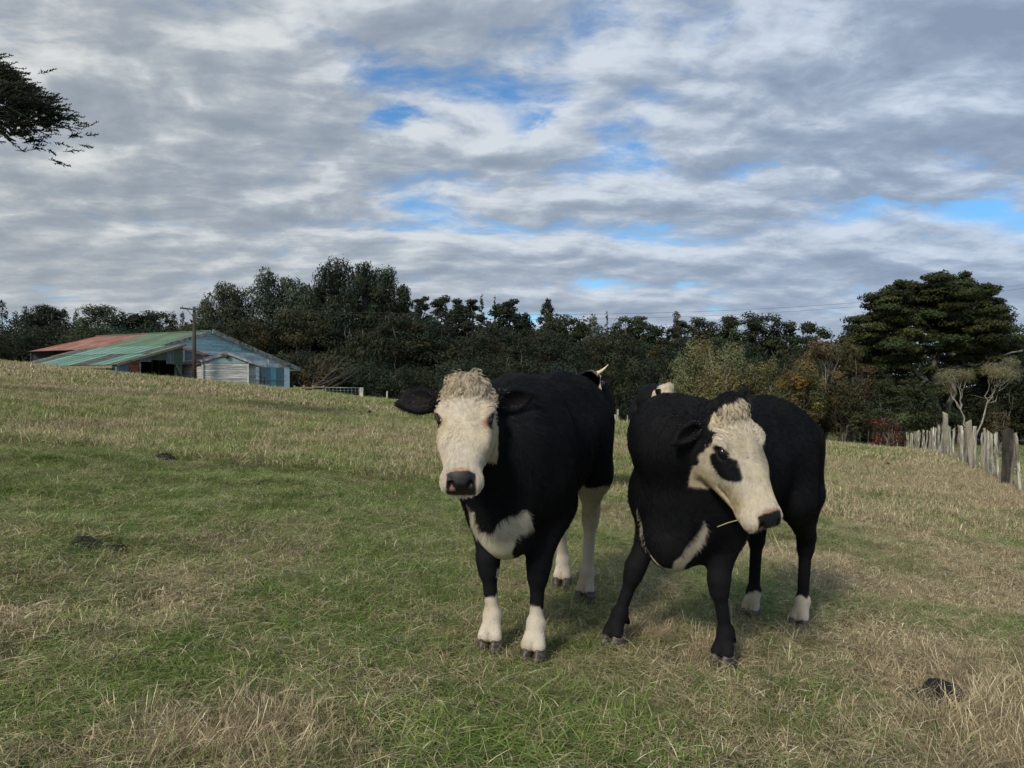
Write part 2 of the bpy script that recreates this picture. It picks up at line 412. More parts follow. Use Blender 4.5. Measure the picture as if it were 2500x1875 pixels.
# big doors in three leaves, small white door to their left
dz0, dz1 = -.2, ZE - .06
for a, b, mt in ((5.25, 6.35, M_bluedoor), (6.37, 7.0, M_tealdoor), (7.02, 7.96, M_bluedoor)):
    slab('door', [bp(a, -.06, dz0), bp(b, -.06, dz0), bp(b, -.06, dz1), bp(a, -.06, dz1)], .05, mt, barn)
beam('door_rail', bp(5.25, -.13, 1.55), bp(7.96, -.13, 1.55), .03, .07, M_steel, barn)
slab('door', [bp(4.3, -.06, dz0), bp(5.05, -.06, dz0), bp(5.05, -.06, ZE), bp(4.3, -.06, ZE)], .05, M_whitewall, barn)['label'] = 'narrow white door left of the blue ones'
beam('door_frame', bp(5.14, -.10, dz0), bp(5.14, -.10, ZE + .05), .12, .1, M_dark, barn)
tag(barn, 'big barn with red and green iron roof, pale teal gable and blue doors', 'barn')

# low shed roof running forward of the barn on the left
lean = empty('lean_to_shed', bp(-8, 0, gz(*bp(-8, 0, 0)[:2])))
LA, LZ = -2.85, 9.3; S0, S1 = -5.0, -10.2; Z0, Z1 = 4.03, 2.58
def zl(s_): return Z0 + (Z1 - Z0) * (s_ - S0) / (S1 - S0)
sm = (S0 + S1) / 2 + .3
L = LA - .15; k = 0
while L < LZ:
    L2 = min(L + 1.0, LZ)
    up = M_teal if 1 <= k < 10 else M_greyroof
    lo = M_greyroof if k in (3, 4, 10, 11, 12) else M_teal
    if k in (1, ): up = M_greyroof
    if k == 0: up, lo = M_green, M_greyroof
    corrug('roof_sheet', bp(sm - .08, L2, zl(sm - .08)), bp(sm - .08, L, zl(sm - .08)), bp(S0 + .1, L, zl(S0 + .1)), bp(S0 + .1, L2, zl(S0 + .1)), .2, .02, up, lean)
    corrug('roof_sheet', bp(S1 - .2, L2, zl(S1 - .2) - .03), bp(S1 - .2, L, zl(S1 - .2) - .03), bp(sm, L, zl(sm) - .03), bp(sm, L2, zl(sm) - .03), .2, .02, lo, lean)
    L = L2; k += 1
beam('bargeboard', bp(S0 + .15, LA - .2, zl(S0) + .03), bp(S1 - .1, LA - .2, zl(S1) - .07), .06, .17, M_tim, lean)
beam('fascia', bp(S1 - .22, LA + .2, Z1 - .22), bp(S1 - .22, LZ, Z1 - .22), .05, .20, M_tim, lean)
def lw(a, b, z0, z1a, z1b, mt, nm='wall_sheet', LL=None):
    l0 = LA if LL is None else LL
    return corrug(nm, bp(a, l0, z0), bp(b, l0, z0), bp(b, l0, z1b), bp(a, l0, z1a), .2, .02, mt, lean)
g0 = .3
lw(S1, -9.35, g0, zl(S1) - .08, zl(-9.35) - .08, M_biron)
lw(-9.33, -8.62, g0, zl(-9.33) - .08, zl(-8.62) - .08, M_rust)
lw(-8.6, -7.6, zl(-8.6) - .28, zl(-8.6) - .06, zl(-7.6) - .06, M_wiron)
lw(-7.6, -6.4, zl(-7.6) - .42, zl(-7.6) - .06, zl(-6.4) - .06, M_giron)
lw(-6.4, -5.75, zl(-6.4) - 1.0, zl(-6.4) - .06, zl(-5.75) - .06, M_wiron)
lw(-5.75, -5.02, zl(-5.4) - 1.35, zl(-5.75) - .06, zl(-5.02) - .06, M_giron)
lw(-5.65, -5.0, g0 + 1.2, zl(-5.4) - 1.42, zl(-5.4) - 1.36, M_giron, LL=LA + .08)
beam('post', bp(-8.55, LA - .06, g0), bp(-8.55, LA - .06, zl(-8.55) - .1), .1, .1, M_trim, lean)
beam('brace', bp(-5.05, LA - .05, 1.6), bp(-5.6, LA - .05, 2.6), .06, .12, M_tim, lean)
# outer wall under the eave
L = LA; k = 0
mats = [M_biron, M_wiron, M_rust, M_wiron, M_wiron, M_dark, M_dark, M_dark, M_dark, M_dark, M_dark, M_dark, M_dark]
while L < LZ:
    L2 = min(L + 1.0, LZ)
    corrug('wall_sheet', bp(S1, L2, g0), bp(S1, L, g0), bp(S1, L, Z1 - .06), bp(S1, L2, Z1 - .06), .2, .02, mats[k], lean)
    L = L2; k += 1
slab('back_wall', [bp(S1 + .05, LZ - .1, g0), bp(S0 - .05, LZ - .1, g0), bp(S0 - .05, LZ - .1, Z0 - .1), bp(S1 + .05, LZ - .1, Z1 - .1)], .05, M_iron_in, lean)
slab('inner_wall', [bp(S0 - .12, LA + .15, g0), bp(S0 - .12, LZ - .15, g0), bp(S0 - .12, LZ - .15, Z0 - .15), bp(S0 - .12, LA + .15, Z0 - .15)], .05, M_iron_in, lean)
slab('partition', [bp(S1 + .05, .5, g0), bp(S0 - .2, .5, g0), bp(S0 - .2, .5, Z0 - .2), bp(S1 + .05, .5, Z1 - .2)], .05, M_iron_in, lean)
for s_ in (-6.1, -6.7): beam('post', bp(s_, LA + 1.2, g0), bp(s_ + .05, LA + 1.2, 2.9), .07, .07, M_dark, lean)
tag(lean, 'low open-fronted lean-to shed with patchy teal and grey iron roof', 'shed')

# small link roof between the lean-to and the weatherboard shed
annex = empty('link_shed', (-25, 58, gz(-25, 58)))
def wp(px, py, d): return ((px - 1250) / 1878 * d, d, CAM_H + (937.5 - py) / 1878 * d)
slab('roof', [wp(446, 849, 59.0), wp(497, 866, 60.6), wp(540, 868, 64.0), wp(470, 848, 64.0)], .06, M_rust, annex)
beam('bargeboard', wp(446, 851, 58.9), wp(497, 868, 60.5), .05, .12, M_tim, annex)
slab('wall', [wp(449, 935, 59.1), wp(496, 935, 60.4), wp(496, 870, 60.5), wp(449, 853, 59.1)], .06, M_biron, annex)
slab('wall', [wp(449, 935, 59.1), wp(449, 853, 59.1), wp(462, 853, 62), wp(462, 935, 62)], .06, M_wiron, annex)
tag(annex, 'little rusty-roofed link shed squeezed between the lean-to and the weatherboard shed', 'shed')

# weatherboard shed
shed = empty('weatherboard_shed', (-21.1, 57, gz(-21.1, 57)))
SC = np.array([-21.1, 57.0]); se = np.array([.877, .48]); sb = np.array([-.48, .877])
def sp_(a, b, z): p = SC + se * a + sb * b; return (p[0], p[1], z)
sa0, sa1, zap, ze0, ze1, zb = -1.72, 1.48, 3.50, 2.86, 2.84, .55
z = .75; i = 0
while z < 2.70:
    slab('weatherboard', [sp_(sa0 + .08, -.02 + .006 * rnd.random(), z), sp_(sa1 - .06, -.02 + .006 * rnd.random(), z), sp_(sa1 - .06, .015, z + .165), sp_(sa0 + .08, .015, z + .165)], .028, M_board, shed)
    z += .152
slab('wall', [sp_(sa0, .06, zb), sp_(sa1, .06, zb), sp_(sa1, .06, ze1 - .05), sp_(0, .06, zap - .1), sp_(sa0, .06, ze0 - .05)], .08, M_board, shed)
slab('gable_panel', [sp_(sa0 + .35, -.03, 2.72), sp_(sa1 - .1, -.03, 2.72), sp_(sa1 - .15, -.03, 2.84), sp_(0, -.03, zap - .16), sp_(sa0 + .5, -.03, 2.88)], .03, M_tealdull, shed)
beam('corner_board', sp_(sa0, -.05, zb), sp_(sa0, -.05, ze0), .13, .05, M_trim, shed)
beam('corner_board', sp_(sa1, -.05, zb), sp_(sa1, -.05, ze1), .12, .05, M_trim, shed)
beam('bargeboard', sp_(0, -.12, zap - .03), sp_(sa0 - .15, -.12, ze0 - .02), .04, .17, M_trim, shed)
beam('bargeboard', sp_(0, -.12, zap - .03), sp_(sa1 + .35, -.12, ze1 - .08), .04, .17, M_trim, shed)
for i in range(4):
    b0, b1 = -.14 + i * .92, -.14 + (i + 1) * .92
    corrug('roof_sheet', sp_(sa0 - .2, b1, ze0 - .02), sp_(sa0 - .2, b0, ze0 - .02), sp_(0, b0, zap + .04), sp_(0, b1, zap + .04), .15, .02, M_rust, shed)
    corrug('roof_sheet', sp_(sa1 + .4, b0, ze1 - .12), sp_(sa1 + .4, b1, ze1 - .12), sp_(0, b1, zap + .04), sp_(0, b0, zap + .04), .15, .02, M_rust, shed)
slab('side_wall', [sp_(sa0, 3.4, zb), sp_(sa0, 0, zb), sp_(sa0, 0, ze0 - .05), sp_(sa0, 3.4, ze0 - .05)], .06, M_board, shed)
slab('side_wall', [sp_(sa1, 0, zb), sp_(sa1, 3.4, zb), sp_(sa1, 3.4, ze1 - .05), sp_(sa1, 0, ze1 - .05)], .06, M_board, shed)
# left wing, set back, with a patched dark roof; short right wing
for i in range(12):
    z = .85 + i * .152
    a1 = wp(447 + i * .0, 0, 57.5); 
    if z > 2.6: break
    slab('weatherboard', [(-24.55, 57.35 + .004 * (i % 3), z), (-22.72, 56.55, z), (-22.72, 56.58, z + .165), (-24.55, 57.38, z + .165)], .028, M_board, shed)
    slab('weatherboard', [sp_(sa1 + .02, .35, z - .15), sp_(sa1 + .62, .35, z - .15), sp_(sa1 + .62, .38, z + .015), sp_(sa1 + .02, .38, z + .015)], .028, M_board, shed)
slab('wing_wall', [(-24.55, 57.43, .4), (-22.75, 56.65, .4), (-22.75, 56.65, 2.72), (-24.55, 57.43, 2.62)], .06, M_board, shed)
slab('wing_roof', [(-24.9, 57.1, 2.62), (-22.7, 56.35, 2.70), (-23.2, 58.4, 3.12), (-24.9, 58.9, 3.0)], .05, M_dark, shed)
slab('wing_wall', [sp_(sa1, .42, .4), sp_(sa1 + .62, .42, .4), sp_(sa1 + .62, .42, 2.6), sp_(sa1, .42, 2.66)], .06, M_board, shed)
beam('wing_fascia', sp_(sa1 + .0, .28, 2.78), sp_(sa1 + 1.25, .28, 2.50), .05, .10, M_tim, shed)
slab('wing_roof', [sp_(sa1, .26, 2.84), sp_(sa1 + 1.2, .26, 2.57), sp_(sa1 + 1.2, 2.5, 2.57), sp_(sa1, 2.5, 2.84)], .05, M_rust, shed)
tube('vent_fan', [sp_(-.05, -.20, zap - .26), sp_(-.05, -.02, zap - .26)], .16, M_dark, shed, 12)
tag(shed, 'small grey bare weatherboard shed with rusty red roof', 'shed')
tag(tube('service_cable', [bp(.1, -.3, ZR - .25), bp(.9, -1.5, 4.35), sp_(.0, -.1, zap - .1)], .02, M_dark), 'thin dark cable drooping from the barn peak to the weatherboard shed', 'cable')
# handrail and step by the small door
rail = empty('handrail', (-19.4, 60.5, gz(-19.4, 60.5)))
for px_, t_, b_ in ((624, 912, 952), (646, 921, 950)): tube('post', [wp(px_, b_, 60.5), wp(px_, t_, 60.5)], .025, M_dark, rail)
for t0, t1 in ((917, 922), (929, 932)): tube('rail', [wp(623, t0, 60.5), wp(646, t1, 60.5)], .022, M_dark, rail)
slab('step', [wp(623, 944, 60.3), wp(646, 946, 60.3), wp(646, 952, 60.3), wp(623, 950, 60.3)], .6, M_dark, rail)
tag(rail, 'dark steel handrail and step at the small white barn door', 'handrail')

# power pole and lines
pole = empty('power_pole', (-22.7, 55, gz(-22.7, 55)))
pz = gz(-22.7, 55)
tube('post', [(-22.7, 55, pz - .3), (-22.72, 55, pz + 2.5), (-22.72, 55, 6.7)], .17, M_dark, pole, 10, .10)
beam('crossarm', (-23.65, 54.85, 6.62), (-22.45, 54.8, 6.48), .1, .12, M_dark, pole)
tube('brace', [(-23.15, 54.83, 6.5), (-22.74, 54.86, 6.0)], .02, M_dark, pole)
for q in (-23.5, -23.0): tube('insulator', [(q, 54.85, 6.64), (q, 54.85, 6.80)], .03, M_trim, pole)
tag(pole, 'dark timber power pole with slanting crossarm in front of the sheds', 'power pole')
for k_, (dz, lab) in enumerate(((0, 'upper thin power line sagging over the trees to the right'), (-.32, 'lower thin power line running just beneath the other'))):
    pts = []
    for i in range(41):
        s_ = i / 40; pts.append((-22.9 + 92.9 * s_, 54.9 + 35 * s_, 6.75 + 7.69 * s_ - 9.25 * s_ * (1 - s_) + dz * 1.3 * min(1, s_ * 4)))
    tag(tube('power_line', pts, 0.011, M_dark, None, 4), lab, 'power line', 'power lines over the paddock')

# stock rails, gate and odd posts below the sheds
rl = empty('timber_rails', wp(745, 965, 60)); rl.location.z = gz(rl.location.x, 60)
for px_ in (719, 742, 765, 790): beam('post', wp(px_, 975, 60), wp(px_, 941, 60), .16, .16, M_tim, rl)
for py_ in (945, 953, 961):
    beam('rail', wp(718, py_ + 1, 59.85), wp(766, py_ + 2, 59.85), .05, .12, M_tim, rl)
    beam('rail', wp(765, py_ - .5, 59.8), wp(791, py_, 59.8), .05, .11, M_tim, rl)
tag(rl, 'weathered three-rail timber yard fence right of the barn', 'fence')
gt = empty('field_gate', wp(837, 970, 61)); gt.location.z = gz(gt.location.x, 61)
for a, b in (((795, 946), (877, 947)), ((795, 972), (877, 974)), ((795, 946), (795, 972)), ((877, 947), (877, 974))):
    tube('frame', [wp(a[0], a[1], 61), wp(b[0], b[1], 61)], .03, M_steel, gt)
for i in range(1, 9): tube('wire', [wp(795 + 9.1 * i, 946, 61), wp(795 + 9.1 * i, 973, 61)], .010, M_steel, gt, 4)
for j in range(1, 4): tube('wire', [wp(795, 946 + 6.6 * j, 61), wp(877, 947 + 6.6 * j, 61)], .010, M_steel, gt, 4)
tag(gt, 'wide grey tubular steel field gate with wire mesh', 'gate')
M_post = mottled('pale_post', (.36, .34, .27), (.22, .21, .17), 5, .9, (1, 1, .4), (.45, .44, .38))
for px_, t_, b_, d_, w_, lab in ((882, 946, 976, 61, .26, 'thick gatepost right of the steel gate'), (944, 955, 982, 58, .10, 'thin post at the crest left of the white-faced calf'),
        (1507, 999, 1036, 50, .11, 'taller thin post in the gap between the two near calves'), (1501, 1012, 1033, 50.5, .13, 'short stub post beside the taller one between the calves'),
        (1531, 1014, 1034, 52, .06, 'thin rod post on the crest right of the stub post'), (1538, 1016, 1036, 53, .07, 'farther thin rod post nearly touching the dark neck behind')):
    a = Vector(wp(px_, b_ + 12, d_)); b = Vector(wp(px_ + 1, t_, d_))
    tag(beam('fence_post', a, b, w_, w_, M_post, None), lab, 'fence post', 'odd posts along the crest')
# ------------------------------------------------------------------ trees
def leaf_material(name, trans=.25):
    m, t, b, out = mat_new(name)
    a = N(t, 'ShaderNodeAttribute', attribute_name='tint')
    oi = N(t, 'ShaderNodeObjectInfo')
    k = math_n(t, 'ADD', math_n(t, 'MULTIPLY', oi.outputs['Random'], .3), .85)
    sh = N(t, 'ShaderNodeVectorMath', operation='SCALE'); t.links.new(a.outputs['Color'], sh.inputs[0]); t.links.new(k, sh.inputs['Scale'])
    t.links.new(sh.outputs[0], b.inputs['Base Color']); b.inputs['Roughness'].default_value = .6; b.inputs['Specular IOR Level'].default_value = .25
    tr = N(t, 'ShaderNodeBsdfTranslucent'); t.links.new(sh.outputs[0], tr.inputs[0])
    mx = N(t, 'ShaderNodeMixShader'); mx.inputs[0].default_value = trans
    t.links.new(b.outputs[0], mx.inputs[1]); t.links.new(tr.outputs[0], mx.inputs[2]); t.links.new(mx.outputs[0], out.inputs[0])
    return m
M_leaf = leaf_material('foliage')
M_bark = mottled('bark', (.085, .078, .066), (.17, .16, .14), 3, .9, (1, 1, .3))
M_pale = mottled('pale_bark', (.30, .28, .24), (.20, .185, .16), 4, .9, (1, 1, .3))
M_dead = mottled('dead_branch', (.14, .13, .12), (.09, .085, .075), 4, .9)
class Tube:
    def __init__(s): s.V = []; s.F = []; s.n = 0
    def add(s, pts, r0, r1, n=5):
        pts = np.array(pts, float); m = len(pts)
        for j in range(m):
            d = pts[min(j + 1, m - 1)] - pts[max(j - 1, 0)]; d /= np.linalg.norm(d) + 1e-9
            up = np.array([0, 0, 1.]) if abs(d[2]) < .9 else np.array([1., 0, 0])
            a = np.cross(d, up); a /= np.linalg.norm(a); b = np.cross(a, d)
            rr = r0 + (r1 - r0) * j / (m - 1)
            q = np.arange(n) * 2 * np.pi / n
            s.V.append(pts[j] + rr * (np.cos(q)[:, None] * a + np.sin(q)[:, None] * b))
        for j in range(m - 1):
            i = np.arange(n); k = (i + 1) % n; o = s.n + j * n
            s.F.append(np.stack([o + i, o + k, o + n + k, o + n + i], 1))
        s.n += m * n
    def build(s, name, mat, parent):
        return mesh_obj(name, np.concatenate(s.V), np.concatenate(s.F), mat, parent, True)
def wander(a, b, k, amp, r, sag=0.0):
    a, b = np.array(a, float), np.array(b, float); L = np.linalg.norm(b - a)
    t = np.linspace(0, 1, k + 1)[:, None]
    p = a + (b - a) * t + r.normal(0, amp * L, (k + 1, 3)) * np.sin(t * np.pi)
    p[:, 2] += (sag * L * np.sin(t * np.pi))[:, 0]
    return p
def leaves(pads, n_tot, lw, ll, col, r, vary=.22, shell=.55, droop=0.0, hue=.12, up=.35, col2=None, p2=0.0):
    """pads: (cx,cy,cz,rx,ry,rz); leaf quads spread through each pad, denser towards its skin"""
    pads = np.array(pads, float)
    vol = (pads[:, 3] * pads[:, 4] * pads[:, 5]) ** (2 / 3); pi = r.choice(len(pads), n_tot, p=vol / vol.sum())
    d = r.normal(0, 1, (n_tot, 3)); d /= np.linalg.norm(d, axis=1, keepdims=True)
    rad = shell + (1 - shell) * r.random(n_tot) ** .7; loose = r.random(n_tot) < .12; rad[loose] *= 1.18
    p = pads[pi]
    c = p[:, :3] + d * rad[:, None] * p[:, 3:6]
    c[:, 2] -= droop * r.random(n_tot) ** 2 * p[:, 5]
    nrm_ = d * .8 + r.normal(0, .38, (n_tot, 3)); nrm_[:, 2] += up; nrm_ /= np.linalg.norm(nrm_, axis=1, keepdims=True)
    a = np.cross(nrm_, r.normal(0, 1, (n_tot, 3))); a /= np.linalg.norm(a, axis=1, keepdims=True)
    b = np.cross(nrm_, a)
    if droop: b = b * .6; b[:, 2] -= .6; b /= np.linalg.norm(b, axis=1, keepdims=True)
    s_ = (.6 + .8 * r.random(n_tot))[:, None]
    A, B = a * s_ * lw / 2, b * s_ * ll / 2
    V = np.stack([c - B * .8 - A, c - B * .8 + A, c + B * 1.1], 1)
    tint = np.tile(np.array(col, float), (n_tot, 1))
    if col2 is not None:
        pm = r.random(len(pads)) < p2; tint[pm[pi]] = col2
    padv = 1 + vary * r.normal(0, 1, len(pads)); padv = np.clip(padv, .5, 1.7)
    ph = hue * r.normal(0, 1, len(pads))
    tint = tint * (padv[pi] * (1 + .11 * r.normal(0, 1, n_tot)))[:, None]
    tint[:, 0] *= 1 + ph[pi]; tint[:, 2] *= 1 - .5 * ph[pi]
    tint = np.clip(tint, .004, .8)
    return V.reshape(-1, 3), np.repeat(tint, 3, axis=0)
def crown_obj(parent, V, T, k=3):
    F = np.arange(len(V)).reshape(-1, k)
    o = mesh_obj('crown', V, F, M_leaf, parent, False, colors=T); return o
KG = 'trees at the edge of the paddock'
def tree(kind, px, top, wpx, d, col, label=None, cat='tree', group=KG, seed=None, bottom=None, name=None, dens=1.0, leaf=None, col2=None, p2=0.0):
    """a tree seen at column px with its top at row top, wpx wide, d metres away (all in full-photo pixels)"""
    global TREE_N
    TREE_N += 1
    r = np.random.default_rng(1000 + (seed if seed is not None else TREE_N))
    x = (px - 1250) / 1878 * d; W = wpx / 1878 * d * (1.35 if kind in ('pine', 'conifer', 'totara') and d > 85 else 1.1); zb = gz(x, d); zt = CAM_H + (937.5 - top + (10 if kind in ('gum', 'totara') else 4)) / 1878 * d
    H = zt - zb
    names = dict(gum='gum_tree', totara='totara_tree', conifer='conifer', bush='bushy_tree', pine='pine_tree', willow='willow_tree', shrub='shrub')
    root = empty(name or names[kind], (x, d, zb))
    tag(root, label, cat, group)
    T = Tube(); pads = []
    tr = max(.10, H * .022)
    lsz = leaf if leaf else .0020 * d + .03; dens *= 1.15
    if kind == 'gum':
        lean = r.normal(0, .02 * H, 2)
        topp = np.array([lean[0], lean[1], H * .93])
        T.add(wander((0, 0, -.3), topp, 6, .012, r), tr, tr * .25, 7)
        n = int(24 + W * 1.8)
        for i in range(n):
            t = i / (n - 1); hz = H * (.34 + .60 * t)
            prof = max(.3, math.sin(math.pi * min(1, .28 + .70 * t)) ** .6)
            a = i * 2.4 + r.random(); rr = W * .38 * prof * math.sqrt(r.random()) * 1.1
            R = W * (.15 + .08 * r.random()) * (1.1 - .35 * t)
            c = np.array([rr * math.cos(a), rr * math.sin(a), hz - R * .5]) + np.array([lean[0], lean[1], 0]) * t
            pads.append((*c, R, R, R * .85))
            if i % 2 == 0: T.add(wander((lean[0] * t * .7, lean[1] * t * .7, hz * .72), c, 4, .06, r), tr * .32, tr * .06, 4)
        V, C = leaves(pads, int(dens * 19 * W * H * .55 / (lsz * lsz)* .45), lsz * .8, lsz * 1.5, col, r, .18, .45, droop=.9, up=.2, col2=col2, p2=p2)
    elif kind in ('totara', 'pine'):
        T.add(wander((0, 0, -.3), (r.normal(0, .03 * H), r.normal(0, .03 * H), H * (.85 if kind == 'pine' else .75)), 5, .03, r), tr * 1.2, tr * .3, 7)
        n = int((44 if kind == 'totara' else 24) * (1 + W / 14)); lo = .10 if kind == 'totara' else .5
        for i in range(n):
            t = (i + r.random()) / n; hz = H * (lo + (.95 - lo) * t)
            prof = (1 - .55 * t ** 2.5) * min(1, .75 + t)
            a = r.random() * 6.283; rr = W * .46 * prof * math.sqrt(r.random())
            R = W * (.13 + .08 * r.random()) * (1.15 - .35 * t)
            c = np.array([rr * math.cos(a), rr * math.sin(a), hz - R * .2])
            pads.append((*c, R * 1.15, R * 1.15, R * (.50 if kind == 'totara' else .62)))
            if i % 3 == 0: T.add(wander((0, 0, max(.1 * H, hz * .6)), c, 4, .07, r), tr * .45, tr * .08, 4)
        V, C = leaves(pads, int(dens * 20 * W * H * .75 / (lsz * lsz) * .45), lsz * .8, lsz * 1.2, col, r, .22, .30, up=.5, col2=col2, p2=p2)
    elif kind == 'conifer':
        T.add([(0, 0, -.3), (0, 0, H * .97)], tr, .03, 6)
        n = 34
        for i in range(n):
            t = (i + .5) / n; hz = H * (.06 + .90 * t); Rr = W * .5 * (1 - t) ** .6
            a = i * 2.4; R = max(.10 * W, Rr * .52)
            c = (Rr * .55 * math.cos(a) * (.6 + .5 * r.random()), Rr * .55 * math.sin(a), hz)
            pads.append((*c, R * (1 - .3 * t), R * (1 - .3 * t), R * .75))
        pads.append((0, 0, H * .97, W * .05, W * .05, H * .05))
        V, C = leaves(pads, int(dens * 12 * W * H * .55 / (lsz * lsz) * .45), lsz * .7, lsz * 1.3, col, r, .15, .35, up=.3)
    else:      # bush, willow, shrub: many leaders and a fuzzy edge
        ns = 7 if kind != 'shrub' else 5
        for i in range(ns):
            a = 6.283 * i / ns + r.random(); e = np.array([W * .34 * math.cos(a) * r.random(), W * .34 * math.sin(a) * r.random(), H * (.55 + .3 * r.random())])
            P = wander((.15 * math.cos(a), .15 * math.sin(a), -.2), e, 5, .05, r); T.add(P, tr * .8, tr * .15, 5)
            for q in range(3): T.add(wander(P[2 + q % 3], P[2 + q % 3] + r.normal(0, W * .14, 3) + (0, 0, W * .15), 3, .08, r), tr * .3, tr * .07, 4)
        n = int(44 + W * 3)
        for i in range(n):
            dd = r.normal(0, 1, 3); dd /= np.linalg.norm(dd); q = .35 + .65 * r.random() ** .5
            c = np.array([dd[0] * W * .40 * q, dd[1] * W * .40 * q, H * .50 + dd[2] * H * .40 * q]); R = W * (.10 + .07 * r.random())
            if kind == 'willow' and dd[2] > .2: R *= .7; c[2] += .04 * H * r.random()
            pads.append((*c, R, R, R * (1.3 if kind == 'willow' else .9)))
        V, C = leaves(pads, int(dens * 19 * W * H * .75 / (lsz * lsz) * .45), lsz * .6, lsz * 1.4, col, r, .2, .15, up=.3, col2=col2, p2=p2)
    T.build('trunk', M_pale if kind in ('willow',) else M_bark, root)
    crown_obj(root, V, C)
    global LEAF_N; LEAF_N += len(V) // 3
    return root
TREE_N = 0; LEAF_N = 0
G_dark = (.023, .034, .017); G_mid = (.038, .055, .022); G_gum = (.042, .062, .038); G_gumlt = (.085, .105, .060); G_tot = (.050, .066, .020); G_ol = (.150, .150, .068); G_blue = (.027, .042, .024)
# far left row of conifers and totara
LG = 'dark trees beyond the left end of the sheds'
for px, top, w_, k, lab in ((5, 737, 90, 'conifer', 'tall conifer at the very left edge of the photo'), (38, 765, 70, 'conifer', 'shorter conifer second from the left edge'), (62, 752, 80, 'conifer', 'pointed conifer left of the round-topped tree'),
        (100, 742, 95, 'pine', 'round-topped tree rising above the left conifers'), (122, 766, 80, 'bush', 'low dark tree right of the round-topped one'), (157, 756, 70, 'conifer', 'lone pointed cone-shaped conifer above the red roof end'), (186, 764, 66, 'conifer', 'small pointed conifer pair-mate left of the broad totara'),
        (242, 747, 110, 'totara', 'broad yellow-green totara behind the red barn roof'), (300, 764, 80, 'conifer', 'ragged pointed tree right of the broad totara'), (346, 762, 84, 'pine', 'round-headed dark tree above the red roof ridge'),
        (388, 762, 90, 'totara', 'dense dark tree above the join of red and green roof'), (424, 765, 60, 'conifer', 'narrow conifer left of the power pole top'), (446, 765, 56, 'conifer', 'narrow conifer directly under the pole crossarm'), (472, 758, 70, 'bush', 'dark tree behind the power pole')):
    tree(k, px, top, w_, 150 + rnd.uniform(-8, 8), G_mid if k == 'totara' else G_dark, lab, group=LG)
for i, (px, top, w_) in enumerate(((20, 810, 150), (95, 800, 150), (170, 812, 150), (250, 800, 170), (330, 808, 160), (410, 805, 150), (-60, 780, 150))):
    tree('totara' if i % 2 else 'bush', px, top, w_, 128 + 4 * (i % 3), G_mid if i in (2, 3) else G_dark, ('low dark evergreen under the leftmost conifers', 'dark layered evergreen at the foot of the round-topped tree', 'dark evergreen behind the far tip of the red roof', 'layered evergreen behind the middle of the red roof', 'dark evergreen behind the ridge of the red roof', 'layered evergreen behind the green part of the roof', 'dark evergreen cut by the left edge of the photo')[i], group=LG)
tree('bush', 452, 781, 64, 112, (.070, .080, .030), 'round olive tree just left of the power pole')
tree('bush', 496, 779, 70, 110, (.070, .080, .030), 'round olive tree just right of the power pole')
# gums
GG = 'gum trees behind the barn'
for px, top, w_, lab in ((545, 684, 120, 'leftmost pale-topped gum, above the barn peak'), (590, 692, 110, 'low gum second from the left above the barn'), (662, 650, 140, 'tall pointed gum in the middle of the left gum clump'),
        (706, 668, 110, 'twin-topped gum right of the tall pointed one'), (746, 686, 90, 'short gum at the right end of the left clump'), (505, 730, 80, 'small sloping gum at the left end of the clump')):
    tree('gum', px, top, w_, 108, G_gum, lab, group=GG, col2=G_gumlt, p2=.35, dens=.8)
for px, top, w_, lab in ((835, 622, 190, 'tallest gum with a big round dark head'), (893, 628, 110, 'tall narrow gum right of the tallest one'), (935, 640, 130, 'tall gum with a spiky top and gaps of sky below'),
        (975, 690, 90, 'sloping right-hand gum of the tall group'), (790, 690, 100, 'lower gum lobe left of the tallest gum')):
    tree('gum', px, top, w_, 100, G_blue, lab, group=GG, col2=(.045, .062, .035), p2=.3, dens=1.1)
# skyline pines, centre
SG = 'skyline trees above the calves'
for px, top, w_, k, d_, lab in ((1028, 715, 48, 'pine', 125, 'lone lollipop-shaped pine with clear sky under its head'), (1093, 713, 75, 'pine', 118, 'flat-headed pine above the first calf'), (1150, 720, 60, 'pine', 118, 'wind-swept pine right of the flat-headed one'),
        (1176, 724, 44, 'conifer', 118, 'narrow dark cypress on the skyline'), (1208, 728, 30, 'conifer', 120, 'thin spire tree right of the narrow cypress'), (1240, 724, 80, 'pine', 118, 'spreading pine at the middle of the photo'),
        (1290, 745, 80, 'bush', 112, 'rounded dark tree left of the thin gum'), (1325, 724, 56, 'gum', 116, 'thin two-headed gum on the skyline'), (1360, 762, 90, 'totara', 108, 'dark sloping tree right of the thin gum'), (1409, 774, 80, 'totara', 108, 'small rounded tree left of the silvery ones'),
        (1482, 765, 36, 'conifer', 118, 'little spire beside the silvery tree'), (1530, 770, 90, 'totara', 106, 'dark rounded tree right of the silvery gum'), (1558, 766, 60, 'totara', 106, 'small peaked tree beside the dark rounded one'), (1600, 790, 90, 'totara', 104, 'low dark tree in the dip of the skyline'),
        (1664, 780, 60, 'totara', 104, 'small dark tree under the thin silvery spire'), (1712, 772, 90, 'totara', 100, 'flat-topped totara left of the olive willow top'), (1772, 766, 100, 'totara', 98, 'flat-topped totara above the olive willow'),
        (1850, 760, 105, 'totara', 96, 'umbrella-shaped totara with bare trunks below'), (1903, 775, 80, 'totara', 95, 'flat-headed totara left of the autumn tree'), (1985, 783, 90, 'totara', 100, 'dark tree behind the autumn tree'), (2080, 800, 80, 'totara', 98, 'dark tree between the autumn tree and the great totara')):
    tree(k, px, top, w_, d_, G_dark if k != 'totara' else (.034, .046, .018), lab, group=SG, dens=.9)
tree('gum', 1446, 764, 66, 114, (.11, .13, .10), 'thin silvery tree with sky showing through its crown', dens=.45)
